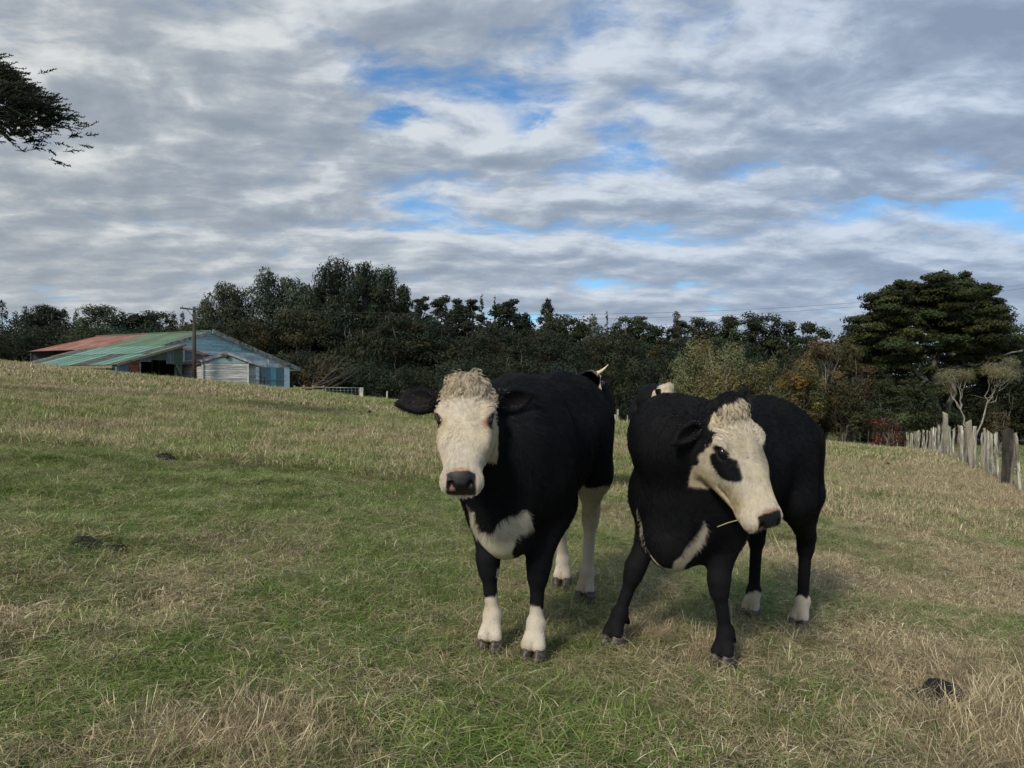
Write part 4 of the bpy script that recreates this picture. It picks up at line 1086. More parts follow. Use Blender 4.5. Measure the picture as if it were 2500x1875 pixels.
HEAD_ST = [(-.03, .005, -.10, .070), (.02, .034, -.15, .100), (.08, .052, -.185, .113), (.14, .054, -.205, .113), (.20, .046, -.20, .110), (.26, .036, -.172, .102),
           (.32, .030, -.135, .087), (.37, .030, -.118, .072), (.42, .030, -.106, .071), (.455, .018, -.097, .067), (.475, -.002, -.082, .054)]
FEET_W = []
class Calf:
    def __init__(s, origin, facing, scale, feet, head_o, head_f, head_u, necks, ears, h=0.007, style=1, head_scale=1.0, world_feet=False, wd=0.0, el=.20):
        s.wd = wd; s.el = el
        s.f = nrm([facing[0], facing[1], 0]); s.l = np.array([-s.f[1], s.f[0], 0])
        s.o = np.array([origin[0], origin[1], gz(*origin) + .015]); s.sc = scale
        s.style = style; s.hs = head_scale
        s.feet = {}
        for key, (x, y) in feet.items():
            if world_feet:
                q = s.local(np.array([x, y, s.o[2]])); x, y = q[0], q[1]
            w = s.world(np.array([x, y, 0.0])); zz = gz(w[0], w[1])
            s.feet[key] = np.array([x, y, (zz + .018 - s.o[2]) / scale]); FEET_W.append((w[0], w[1]))
        s.H0 = s.local(np.array(head_o, float))
        f = nrm(s.dirl(head_f)); u = s.dirl(head_u); u = nrm(u - f * (u @ f)); l = np.cross(u, f)
        s.HE = np.array([f, u, l])
        s.necks = [(s.local(np.array(p, float)), r) if w else (np.array(p, float), r) for p, r, w in necks]
        s.ears = ears
        s.h = h
        s.build()
    def world(s, p): return s.o + s.sc * (s.f * p[..., 0:1] + s.l * p[..., 1:2] + np.array([0, 0, 1.0]) * p[..., 2:3]) if p.ndim > 1 else s.o + s.sc * (s.f * p[0] + s.l * p[1] + np.array([0, 0, 1.0]) * p[2])
    def local(s, w):
        d = (w - s.o) / s.sc; return np.array([d @ s.f, d @ s.l, d[2]])
    def dirl(s, v): v = np.array(v, float); return np.array([v @ s.f, v @ s.l, v[2]])
    def hp(s, a, u, l): return s.H0 + s.hs * (s.HE[0] * a + s.HE[1] * u + s.HE[2] * l)
    def build(s):
        F = Field((-0.98, -0.5, -0.12), (1.02, 0.62, 1.52), s.h)
        X, Z, Y = np.array([1., 0, 0]), np.array([0, 0, 1.]), np.array([0, 1., 0])
        # trunk of the body
        F.loft((0, 0, 0), (X, Z, Y), [(-0.77, 1.12, 0.86, .07), (-0.72, 1.185, .72, .15), (-.62, 1.235, .66, .215), (-.50, 1.262, .72, .245), (-.35, 1.25, .665, .255),
              (-.15, 1.215, .595, .262), (.05, 1.20, .545, .255), (.22, 1.205 - s.wd, .495, .235), (.36, 1.18 - 1.6 * s.wd, .465, .215), (.46, 1.10 - 2 * s.wd, .50, .18), (.54, 1.0 - 2 * s.wd, .56, .12)], k=0.08, p=2.1, egg=.42)
        # hook bones, pin bones, brisket
        for sg in (-1, 1):
            F.cone((-.44, .13 * sg, 1.165), (-.50, .145 * sg, 1.13), .05, .045, .09)
            F.cone((-.70, .09 * sg, 1.10), (-.68, .10 * sg, 1.02), .06, .07, .08)
        F.cone((.40, 0, .60), (.47, 0, .535), .13, .085, .10)
        F.cone((.47, 0, .80), (.52, 0, .62), .15, .10, .10)
        F.cone((-.16, 0, .66), (.1, 0, .61), .06, .07, .1)
        # forelegs
        for key, sg in (('FL', 1), ('FR', -1)):
            ft = s.feet[key]; d = ft - np.array([.36, .13 * sg, 0])
            J = lambda x, y, z, w: np.array([x, y * sg, z]) + d * np.array([w, w, 1.0 if w > .9 else w])
            sh0, sh1 = J(.24, .085, 1.06 - 1.6 * s.wd, 0), J(.38, .150, .80, .03)
            el, kn, kn2, fe, pa, co = J(.27, .165, .66, .12), J(.365, .135, .395, .55), J(.367, .132, .345, .62), J(.352, .13, .135, .96), J(.375, .13, .085, 1), J(.392, .13, .052, 1)
            F.cone(sh0, sh1, .12, .12, .09, sq=(Y, 1.25))
            F.cone(sh1, el, .115, .098, .09, sq=(Y, 1.2))
            F.cone(el, kn, .084, .044, .07)
            F.cone(kn, kn2, .047, .043, .035)
            F.cone(kn2, fe, .033, .028, .03)
            F.cone(fe, fe + (0, 0, -.012), .039, .039, .025)
            F.cone(fe, pa, .036, .035, .02)
            F.cone(pa + Y * .019, co + Y * .025, .028, .031, .010)
            F.cone(pa - Y * .019, co - Y * .025, .028, .031, .010)
            F.cone(fe + (-.035, .018, -.03), fe + (-.045, .018, -.045), .015, .012, .012)
            F.cone(fe + (-.035, -.018, -.03), fe + (-.045, -.018, -.045), .015, .012, .012)
        # hind legs
        for key, sg in (('RL', 1), ('RR', -1)):
            ft = s.feet[key]; d = ft - np.array([-.66, .14 * sg, 0])
            J = lambda x, y, z, w: np.array([x, y * sg, z]) + d * np.array([w, w, 1.0 if w > .9 else w])
            F.cone(J(-.52, .13, .98, 0), J(-.44, .19, .72, .08), .17, .12, .10, sq=(Y, 1.2))
            F.cone(J(-.66, .12, .98, 0), J(-.66, .15, .72, .12), .12, .095, .09)
            st, hk, hk2, fe, pa, co = J(-.47, .18, .70, .1), J(-.70, .145, .47, .6), J(-.70, .143, .42, .68), J(-.672, .14, .135, .97), J(-.648, .14, .085, 1), J(-.63, .14, .052, 1)
            F.cone(st, hk + (0.02, 0, .02), .108, .048, .08, sq=(Y, 1.25))
            F.cone(J(-.66, .15, .70, .12), hk + (-.02, 0, .03), .085, .034, .07)
            F.cone(hk + (-.035, 0, .02), hk2, .030, .038, .035)
            F.cone(hk, hk2, .045, .038, .03)
            F.cone(hk2, fe, .035, .030, .03)
            F.cone(fe, fe + (0, 0, -.012), .039, .039, .025)
            F.cone(fe, pa, .036, .035, .02)
            F.cone(pa + Y * .019, co + Y * .024, .028, .030, .010)
            F.cone(pa - Y * .019, co - Y * .024, .028, .030, .010)
        # neck
        for (a, ra), (b, rb) in zip(s.necks[:-1], s.necks[1:]):
            F.cone(a, b, ra, rb, .09)
        if s.style == 2:
            for sg in (-1, 1): F.cone((.28, .095 * sg, .93), (.34, .10 * sg, .72), .135, .135, .09)
        # tail
        if s.style != 1 or True:
            tl = [(-.74, 0, 1.16), (-.80, 0, 1.08), (-.815, .01, .9), (-.80, .02, .7), (-.79, .04, .56)]
            for i in range(4): F.cone(tl[i], tl[i + 1], .034 - .005 * i, .029 - .005 * i, .03)
        # head
        hs = s.hs; E = s.HE
        if s.style:
            st = HEAD_ST
            _old = [(-.03, .005, -.10, .070), (.02, .042, -.15, .098), (.08, .056, -.185, .112), (.14, .054, -.205, .114), (.20, .046, -.20, .104), (.26, .036, -.170, .086),
                  (.32, .030, -.135, .073), (.37, .030, -.118, .071), (.42, .030, -.108, .079), (.455, .018, -.10, .074), (.475, -.002, -.085, .058)]
            F.loft(s.H0, E, [(a * hs, b * hs, c * hs, d * hs) for a, b, c, d in st], k=.03, p=2.5)
            R = E
            for sg in (-1, 1):
                F.ell(s.hp(.148, .018, .092 * sg), np.array([.045, .026, .026]) * hs, R, k=.03)     # brow
                F.ell(s.hp(.235, -.020, .080 * sg), np.array([.06, .03, .022]) * hs, R, k=.03)      # cheek bone
                F.ell(s.hp(.13, -.125, .085 * sg), np.array([.085, .075, .034]) * hs, R, k=.04)     # jaw muscle
                F.ell(s.hp(EA, EU + .004, (EY + .024) * sg), np.array([.027, .020, .022]) * hs, R, k=.010, cut=True)
                F.ell(s.hp(.435, -.034, .056 * sg), np.array([.040, .036, .026]) * hs, R, k=.02)    # upper lip / muzzle sides
                F.ell(s.hp(.482, -.006, .037 * sg), np.array([.034, .015, .013]) * hs, R, k=.006, cut=True)  # nostril
                F.ell(s.hp(.30, -.082, .075 * sg), np.array([.05, .012, .016]) * hs, R, k=.02, cut=True)
            F.ell(s.hp(.40, -.098, 0), np.array([.055, .030, .048]) * hs, R, k=.02)                    # chin
            F.ell(s.hp(.46, -.075, 0), np.array([.055, .0045, .075]) * hs, R, k=.006, cut=True)        # mouth
            F.ell(s.hp(.02, .045, 0), np.array([.055, .038, .075]) * hs, R, k=.04)                     # poll
            # ears
            for sg, (al, aw, n) in s.ears.items():
                base = s.hp(.045, -.03, .095 * sg)
                al = nrm(s.dirl(al)); n = s.dirl(n); n = nrm(n - al * (n @ al)); w = np.cross(n, al)
                EL = s.el * hs
                F.cone(base - al * .01, base + al * .045, .028, .030, .03)
                F.ell(base + al * EL * .45, np.array([EL * .40, EL * .27, .020]), np.array([al, w, n]), k=.02)
                F.cone(base + al * EL * .55 + w * EL * .05, base + al * EL * .98 + w * EL * .10, .030, .012, .05, sq=(n, 1.9))
                F.ell(base + al * EL * .52 + n * .018, np.array([EL * .36, EL * .19, .018]), np.array([al, w, n]), k=.008, cut=True)
                s.ear_fr = getattr(s, 'ear_fr', {}); s.ear_fr[sg] = (base, al, w, n, EL)
        # gentle unevenness of flesh
        V, Q = surface_nets(F.f, F.lo, F.h)
        # smooth a little
        e = np.concatenate([Q[:, [0, 1]], Q[:, [1, 2]], Q[:, [2, 3]], Q[:, [3, 0]]])
        for _ in range(2):
            acc = np.zeros_like(V); cnt = np.zeros(len(V))
            np.add.at(acc, e[:, 0], V[e[:, 1]]); np.add.at(cnt, e[:, 0], 1)
            np.add.at(acc, e[:, 1], V[e[:, 0]]); np.add.at(cnt, e[:, 1], 1)
            V = V * 0.5 + 0.5 * acc / cnt[:, None]
        s.V, s.Q = V, Q
        n = np.cross(V[Q[:, 2]] - V[Q[:, 0]], V[Q[:, 3]] - V[Q[:, 1]])
        vn = np.zeros_like(V)
        for i in range(4): np.add.at(vn, Q[:, i], n)
        s.N = vn / (np.linalg.norm(vn, axis=1, keepdims=True) + 1e-12)
        s.fn = n
    def head_coords(s, P):
        d = (P - s.H0) / s.hs
        return d @ s.HE[0], d @ s.HE[1], d @ s.HE[2]
    def color(s, P, hair=False):
        """coat colour at local points"""
        a, u, l = s.head_coords(P)
        x, y, z = P[:, 0], P[:, 1], P[:, 2]
        nz = .012 * h3(P, 60) + .02 * h3(P, 23)
        w = np.zeros(len(P))
        bot = np.interp(a, [r[0] for r in HEAD_ST], [r[2] for r in HEAD_ST]); hwid = np.interp(a, [r[0] for r in HEAD_ST], [r[3] for r in HEAD_ST])
        headish = (np.abs(l) < hwid + (.03 if s.style == 3 else .014)) & (a > -.12) & (a < .56) & (u > bot - .022) & (u < .14)
        if s.ears:
            for sg, (b, al, aw, n, EL) in s.ear_fr.items():
                t = (P - b) @ al
                headish &= ~((t > .005) & (t < EL * 1.2) & (np.linalg.norm(P - b - t[:, None] * al, axis=1) < .10) & (np.sign(l) == sg) & (np.abs(l) > (.13 if s.style == 3 else .095)))
        if s.style in (1, 3):
            back = a + (.05 if s.style == 3 else 0) - np.interp(-u, [-.1, .0, .05, .12, .2, .26], [-.09, -.035, .02, .05, .06, .10])
        else:
            back = a - np.interp(-u, [-.1, -.03, .02, .06, .12, .17, .21, .26], [.0, .03, .115, .165, .17, .13, .055, .10])
        w = np.where(headish, sstep(back + nz, -.006, .006), 0)
        H = w.copy()
        # body markings
        if s.style == 1:
            # brisket blaze: a white V between the forelegs, broader on the left
            up = np.interp(y, [-.17, -.141, -.10, -.088, -.042, -.006, .02, .04, .106, .125, .14], [.69, .66, .64, .60, .589, .577, .60, .637, .676, .66, .55])
            lo = np.interp(y, [-.17, -.125, -.09, -.04, -.018, .03, .06, .09, .12, .14], [.66, .60, .55, .48, .42, .42, .50, .56, .575, .60])
            ww = sstep(x + nz, .30, .32) * sstep(up - z + nz * .8, -.006, .006) * sstep(z - lo + nz * .5, -.006, .006) * (y > -.165) * (y < .135)
            w = np.maximum(w, ww)
            belly = sstep(.60 + .02 * h3(P, 9) - z, -.01, .01) * sstep(.17 - np.abs(y), -.01, .02) * (x < .2) * (x > -.62) * (z > .42)
            w = np.maximum(w, belly)
            for key, sg, top in (('FL', 1, .212), ('FR', -1, .232), ('RL', 1, .66), ('RR', -1, .56)):
                ft = s.feet[key]
                near = (np.sign(y - (s.feet['FL'][1] + s.feet['FR'][1]) / 2 * (key[0] == 'F') - (s.feet['RL'][1] + s.feet['RR'][1]) / 2 * (key[0] == 'R')) == sg) & ((x > 0.05) == (key[0] == 'F'))
                tt = top
                if key == 'FL': tt = top - .5 * (y - ft[1])
                if key == 'FR': tt = top + .14 * sstep(y - ft[1], .018, .035)
                if key == 'RR': tt = top + .25 * sstep(x - ft[0], .02, .06) * 0 - .0
                w = np.where(near & (z < tt + 0.1), np.maximum(w, sstep(tt - z + nz, -.008, .008)), w)
        elif s.style == 2:
            # thin white V under the brisket
            ln = np.interp(y, V2[:, 0], V2[:, 1])
            ww = sstep(x + nz, .30, .32) * sstep(np.interp(y, [V2[0, 0], V2[2, 0], V2[-1, 0]], [.010, .013, .022]) + nz * .3 - np.abs(z - ln) * .8, -.005, .005) * (y > V2[0, 0]) * (y < V2[-1, 0])
            w = np.maximum(w, ww)
            for key, top in (('RL', .125), ('RR', .115)):
                ft = s.feet[key]
                sg = 1 if key == 'RL' else -1
                near = (np.sign(y) == sg) & (x < -.3)
                w = np.where(near, np.maximum(w, sstep(top + (.5 * (x - ft[0])) - z + nz, -.008, .008)), w)
            # dark eye patch on the right side
            py_ = (a - .225) / np.where(a > .225, .068, .060); pu = (u + .012 - .25 * (a - .2)) / .038
            patch = sstep(1.0 - (py_ ** 2 + pu ** 2) + 6 * nz, -.12, .12) * sstep(-l, .052, .062)
            w = w * (1 - patch)
        else:
            for key in ('RL', 'RR'):
                pass
        n1 = h3(P, 14); n2 = h3(P, 41)
        wc = WHITE[None] * (1 + .05 * n1[:, None] + .05 * n2[:, None])
        # forehead wool is browner, the cheeks cream
        fore = H * sstep(.14 - a + .03 * n1, -.07, .10) * sstep(u, -.03, .03)
        wc = mixv(wc, np.array([0.50, 0.415, 0.295]), fore * .62)
        cream = H * sstep(n1 + .3, -.1, .6) * sstep(.42 - a, 0, .05)
        wc = mixv(wc, np.array([0.58, 0.48, 0.325]), cream * .35)
        jaw = H * sstep(-u, .05, .12) * sstep(.40 - a, 0, .06)
        wc = mixv(wc, np.array([0.58, 0.475, 0.30]), jaw * .5)
        if s.style == 2:
            yel = H * np.exp(-(((a - .34) / .05) ** 2 + ((u + .05) / .035) ** 2))
            wc = mixv(wc, np.array([0.46, 0.37, 0.16]), yel * .6)
        # mud on the lower legs
        legs = sstep(.5 - z, -.1, .1) * (x < .5)
        wc = mixv(wc, np.array([0.38, 0.30, 0.20]), legs * (1 - H) * sstep(h3(P, 17), -.1, .7) * .6)
        c = BLACK[None] * (1 + .25 * n1[:, None]) * (1 - w[:, None]) + wc * w[:, None]
        if not s.style: return c
        # nose pad: black with orange-pink rim above
        nose = sstep(a - np.interp(np.abs(l), [0, .03, .055, .07], [.432, .428, .432, .47]) + .25 * np.clip(-u - .05, 0, 1) + nz * .15, -.002, .002) * sstep(.056 - np.abs(l), -.001, .002) * sstep(u + .068, -.002, .002)
        rim = sstep(a - np.interp(np.abs(l), [0, .035, .06, .08], [.414, .418, .425, .46]), -.004, .004) * sstep(.060 - np.abs(l), -.004, .004) * sstep(u + .065, -.004, .004)
        rim *= np.where(np.abs(l) < .034, 1, .0 if s.style == 3 else .55)
        c = mixv(c, np.array([0.40, 0.20, 0.12]), rim * .8)
        pad = np.array([0.010, 0.0095, 0.0125]) * np.ones((len(P), 3))
        pad = mixv(pad, np.array([0.40, 0.22, 0.20]), sstep(1 - (((a - .475) / .02) ** 2 + ((u + .028) / .012) ** 2 + ((l + .034) / .012) ** 2), 0, .3) * .8)
        c = mixv(c, pad, nose)
        s._nose = nose + rim; s._wet = nose
        # eye rims
        for sg in (-1, 1):
            dd = np.sqrt(((a - EA) / 1.4) ** 2 + (u - EU) ** 2 + ((l - (EY + .008) * sg) / 1.2) ** 2)
            c = mixv(c, np.array([0.022, 0.017, 0.018]), sstep(.025 - dd, -.003, .003))
            if s.style == 1:
                tear = np.exp(-(((a - EA - .028) / .020) ** 2 + ((u - EU - .018) / .012) ** 2 + ((l - .088 * sg) / .02) ** 2))
                c = mixv(c, np.array([0.42, 0.20, 0.12]) if sg > 0 else np.array([0.42, 0.28, 0.12]), np.clip(tear * (1.0 if sg > 0 else .7), 0, 1))
        # ear hollow
        for sg, (b, al, aw, n, EL) in s.ear_fr.items():
            t = (P - b) @ al; r = (P - b) @ aw; q = (P - b) @ n
            ins = sstep(1 - ((t - EL * .6) / (EL * .36)) ** 2 - (r / (EL * .19)) ** 2, 0, .3) * (q > -.006) * (q < .03)
            c = mixv(c, np.array([0.018, 0.0145, 0.0155]), ins * .8)
        # cleft between the claws
        for key, ft in s.feet.items():
            cl = np.exp(-(((y - ft[1]) / .006) ** 2)) * (z - ft[2] < .078) * (x > ft[0]) * sstep(w, .5, .9)
            c = mixv(c, np.array([0.30, 0.17, 0.13]), cl * .55 * (np.hypot(x - ft[0], y - ft[1]) < .1))
        return c
    def make(s, name, label, group, hairs=60000, horn=None):
        root = empty(name, tuple(s.o), 0)
        ang = math.atan2(s.f[1], s.f[0]); root.rotation_euler = (0, 0, ang); root.scale = (s.sc,) * 3
        tag(root, label, 'calf', group)
        s.root = root
        body = mesh_obj('body', s.V, s.Q, M_hide, root, True, colors=s.color(s.V))
        wa = body.data.attributes.new('wet', 'FLOAT', 'POINT')
        wa.data.foreach_set('value', (np.clip(s._wet, 0, 1) if s.style else np.zeros(len(s.V))).astype(np.float32))
        # eyes
        if s.style:
            for sg in (-1, 1):
                c = s.hp(EA, EU, EY * sg)
                V, F = sphere(1.0, 16, 12)
                V = V * np.array([.0265, .0195, .0205]) * s.hs
                V = V @ s.HE + c
                mesh_obj('eye', V, F, M_eye, root, True)
                # upper lid with lashes
                Vl = []; Fl = []
                for i in range(9):
                    t = math.radians(20 + 140 * i / 8)
                    p = s.hp(EA - .0245 * math.sin(t) , EU + .0205 * math.cos(t), (EY + .004) * sg)
                    q = p + s.HE[2] * .011 * sg * s.hs + s.HE[0] * .004
                    r = p - s.HE[0] * .010 + s.HE[2] * .000 * sg
                    Vl += [p, q, r]
                for i in range(8):
                    a0, b0 = 3 * i, 3 * i + 3
                    Fl += [(a0, a0 + 1, b0 + 1, b0), (a0 + 1, a0 + 2, b0 + 2, b0 + 1)]
                lidc = np.tile(np.array([0.10, 0.10, 0.105]) if s.style == 2 and sg < 0 else np.array([0.34, 0.26, 0.2]), (len(Vl), 1))
                mesh_obj('eyelid', np.array(Vl), Fl, M_hide, root, True, colors=lidc)
        # hooves: two claws each
        for key, ft in s.feet.items():
            f0 = 1 if key[0] == 'F' else 0.95
            for sg in (-1, 1):
                V = []; F = []
                nn = 14
                for j, (zz, ra, rb, fx) in enumerate([(-.018, .056, .0275, .053), (.008, .054, .028, .049), (.028, .048, .0275, .042), (.046, .040, .026, .034), (.062, .030, .021, .026)]):
                    for i in range(nn):
                        t = 2 * math.pi * i / nn
                        cx, sy = math.cos(t), math.sin(t)
                        if cx > 0: ex = ra * 1.12 * cx; ey = rb * sy * (1 - .38 * cx ** 2)
                        else: ex = ra * .75 * cx; ey = rb * sy
                        V.append((ft[0] + fx * .55 + ex, ft[1] + sg * .0305 + ey - sg * .014 * max(cx, 0) ** 2 * (1 - j * .15) * .5, ft[2] + zz))
                for j in range(4):
                    for i in range(nn):
                        a, b = j * nn + i, j * nn + (i + 1) % nn
                        F.append((a, b, b + nn, a + nn))
                F.append(tuple(range(nn - 1, -1, -1))); F.append(tuple(range(4 * nn, 5 * nn)))
                mesh_obj('hoof', np.array(V), F, M_hoof, root, True)
        if horn is not None:
            for sg, d in horn:
                b = s.hp(.03, .01, .09 * sg); al = nrm(s.dirl(d)); up = nrm(s.dirl((0, 0, 1)))
                V = []; F = []
                for j in range(8):
                    t = j / 7
                    c = b + al * (.125 * t) + up * (.05 * t * t); r = .019 * (1 - t) ** .75 + .002
                    w1 = nrm(np.cross(al, up)); w2 = nrm(np.cross(w1, al))
                    for i in range(10):
                        q = 2 * math.pi * i / 10; V.append(c + r * (w1 * math.cos(q) + w2 * math.sin(q)))
                for j in range(7):
                    for i in range(10):
                        a, b2 = j * 10 + i, j * 10 + (i + 1) % 10
                        F.append((a, b2, b2 + 10, a + 10))
                mesh_obj('horn', np.array(V), F, M_horn, root, True)
        if hairs: s.fur(root, hairs)
        return root
    def fur(s, root, n):
        rng = np.random.default_rng(int(abs(s.o[0]) * 1000) + 5)
        V, Q = s.V, s.Q
        area = np.linalg.norm(s.fn, axis=1)
        fc = V[Q].mean(1)
        a, u, l = s.head_coords(fc)
        wgt = np.ones(len(Q))
        isH = (a > -.1) & (a < .5) & (np.abs(l) < .15) & (u > -.28) & (u < .13)
        wgt = np.where(isH, 2.6, 1.0)
        # what faces away from the camera needs less hair
        pr = area * wgt; pr /= pr.sum()
        fi = rng.choice(len(Q), n, p=pr)
        b = rng.random((n, 2)); b0, b1 = b[:, :1], b[:, 1:]
        q = Q[fi]
        P = (V[q[:, 0]] * (1 - b0) + V[q[:, 1]] * b0) * (1 - b1) + (V[q[:, 3]] * (1 - b0) + V[q[:, 2]] * b0) * b1
        Nn = s.N[q[:, 0]]
        a, u, l = s.head_coords(P)
        isH = (a > -.1) & (a < .5) & (np.abs(l) < .15) & (u > -.28) & (u < .13)
        col = s.color(P)
        bare = np.clip(s._nose, 0, 1) > .3 if s.style else np.zeros(n, bool)
        de = np.minimum(*[np.sqrt((a - EA) ** 2 + (u - EU) ** 2 + (l - (EY + .01) * g) ** 2) for g in (-1, 1)])
        bare |= de < .023
        keep = ~bare & (P[:, 2] > .05)
        P, Nn, a, u, l, isH, col = P[keep], Nn[keep], a[keep], u[keep], l[keep], isH[keep], col[keep]
        n = len(P)
        # flow: back and down on the body; on the head away from a whorl between the eyes
        flow = np.tile(np.array([-.75, 0, -.65]), (n, 1))
        legm = P[:, 2] < .55
        flow[legm] = np.array([-.1, 0, -1.0])
        wh = np.stack([(a - .21), (u - .04) * 1.2, l], 1)
        hd = wh[:, :1] * s.HE[0] + wh[:, 1:2] * s.HE[1] + wh[:, 2:3] * s.HE[2]
        hd = hd / (np.linalg.norm(hd, axis=1, keepdims=True) + .02)
        flow[isH] = hd[isH]
        flow += .35 * np.stack([h3(P, 25), h3(P + 3, 22), h3(P + 7, 28)], 1)
        wz = (isH & (u > -.04) & (a < .075))[:, None]
        comb_ = 1.0 * s.HE[0] + s.HE[2] * (l * 9)[:, None] + .0 * s.HE[1]
        comb_ /= np.linalg.norm(comb_, axis=1, keepdims=True)
        flow = np.where(wz, comb_ + .5 * np.stack([h3(P, 45), h3(P + 3, 42), h3(P + 7, 48)], 1), flow)
        hw_ = isH[:, None] * np.stack([h3(P, 95), h3(P + 3, 105), h3(P + 7, 88)], 1); flow += .28 * hw_
        flow += rng.normal(0, 1, (n, 3)) * np.where(isH, .10, .20)[:, None]
        flow -= Nn * np.sum(flow * Nn, 1, keepdims=True)
        flow /= np.linalg.norm(flow, axis=1, keepdims=True) + 1e-9
        side = np.cross(Nn, flow)
        length = np.full(n, .024)
        length[legm] = .009
        lo = P[:, 2] < .30
        length[isH] = .016
        crown = isH & (a < .14) & (u > -.04)
        cl = np.clip((.15 - a) / .13, 0, 1)
        amt = np.where(isH & (u > -.05), cl, 0) * (1.0 if s.style == 1 else .85)
        amt = amt * np.where(col.mean(1) > .1, 1.0, .3)
        length = length + amt * (.030 if s.style == 1 else .028) * rng.uniform(.6, 1.1, n)
        brisk = (P[:, 0] > .35) & (P[:, 2] < .8) & ~isH
        length[brisk & ~legm] = .034
        if s.ears:
            for sg, (b_, al, aw, nn, EL) in s.ear_fr.items():
                t = (P - b_) @ al; r = (P - b_) @ aw
                inside = (t > 0) & (t < EL * 1.1) & (np.abs(r) < EL * .35) & (np.linalg.norm(P - b_ - t[:, None] * al, axis=1) < .1)
                flow[inside] = al * .8 + aw * .5 * np.sign(r[inside])[:, None] + rng.normal(0, .2, (inside.sum(), 3)); length[inside] = .015 if s.style == 1 else .009; pale = inside & (rng.random(n) < .025) & (t > EL * .12) & (t < EL * .7); col[pale] = np.array([.30, .26, .21])
                flow[inside] /= np.linalg.norm(flow[inside], axis=1, keepdims=True)
        length *= rng.uniform(.6, 1.25, n)
        lift = np.where(isH, .16, .40) + rng.normal(0, 1, n) * np.where(isH, .05, .12); lift = np.clip(lift, .06, .9)
        lift = np.where(amt > .2, .26, lift); lift = np.where(legm, .22, lift)
        K = 6
        # wool: hairs are drawn together into locks; each lock follows its own guide
        wl = np.where(amt > .06)[0]
        gi = rng.choice(wl, 900, replace=False) if len(wl) > 900 else wl
        near_g = np.zeros(n, int)
        if len(gi):
            for c0 in range(0, len(wl), 4000):
                ww = wl[c0:c0 + 4000]
                near_g[ww] = gi[np.argmin(((P[ww][:, None] - P[gi][None]) ** 2).sum(-1), 1)]
        isw = amt > .06
        rs = rng.random((n, 4))
        gidx = np.where(isw, near_g, np.arange(n))
        ph = rs[gidx, 0] * 6.28; sense = np.where(rs[gidx, 1] > .5, 1, -1); crl = .85 * amt[gidx] * (.004 + .0065 * rs[gidx, 2]) * (1.0 if s.style == 1 else .6); turns = 3.0 + 3.0 * rs[gidx, 3]
        gl, gfl, gN, gs, glen = lift[gidx], flow[gidx], Nn[gidx], side[gidx], length[gidx]
        pts = np.zeros((n, K, 3), dtype=np.float32)
        for k in range(K):
            t = k / (K - 1)
            own = P + (flow * (1 - .3 * lift[:, None]) + Nn * (lift * (1 - .6 * t))[:, None]) * (length * t)[:, None]
            gp = P[gidx] + (gfl * (1 - .3 * gl[:, None]) + gN * (gl * (1 - .6 * t))[:, None]) * (glen * t)[:, None]
            an = ph + sense * t * turns
            curl = (gs * np.sin(an)[:, None] + gN * np.cos(an)[:, None]) - (gs * np.sin(ph)[:, None] + gN * np.cos(ph)[:, None])
            gp = gp + curl * (crl * min(1, t * 2))[:, None] * 1.5
            att = np.where(isw, .68 * min(1, t * 1.6), 0)[:, None]
            pts[:, k] = own * (1 - att) + gp * att
        lockc = np.where(isw, .80 + .4 * rs[gidx, 3], 1 + .34 * h3(P, 75) * h3(P + 5, 40) + .07 * h3(P, 150))
        hc = bpy.data.hair_curves.new('coat')
        hc.add_curves([K] * n)
        hc.attributes['position'].data.foreach_set('vector', pts.ravel())
        rad = np.linspace(1, .25, K)[None, :] * np.where(isH, .00050, .00065)[:, None]
        rad = np.where((amt > .1)[:, None], rad * 1.35, rad)
        ra = hc.attributes.new('radius', 'FLOAT', 'POINT') if 'radius' not in hc.attributes else hc.attributes['radius']
        ra.data.foreach_set('value', rad.astype(np.float32).ravel())
        ca = hc.attributes.new('tint', 'FLOAT_COLOR', 'CURVE')
        cc = np.ones((n, 4), dtype=np.float32)
        cc[:, :3] = np.clip(col * (1 + rng.normal(0, .08, (n, 1))) * lockc[:, None], 0, 1)
        ca.data.foreach_set('color', cc.ravel())
        hc.materials.append(M_hair)
        o = bpy.data.objects.new('coat', hc); link(o, root)
        return o
def sphere(r, nu, nv):
    V = [(0, 0, r)]; F = []
    for j in range(1, nv):
        for i in range(nu):
            a, b = math.pi * j / nv, 2 * math.pi * i / nu
            V.append((r * math.sin(a) * math.cos(b), r * math.sin(a) * math.sin(b), r * math.cos(a)))
    V.append((0, 0, -r))
    for i in range(nu): F.append((0, 1 + i, 1 + (i + 1) % nu))
    for j in range(nv - 2):
        for i in range(nu):
            a, b = 1 + j * nu + i, 1 + j * nu + (i + 1) % nu
            F.append((a, a + nu, b + nu, b))
    for i in range(nu): F.append((len(V) - 1, 1 + (nv - 2) * nu + (i + 1) % nu, 1 + (nv - 2) * nu + i))
    return np.array(V), F

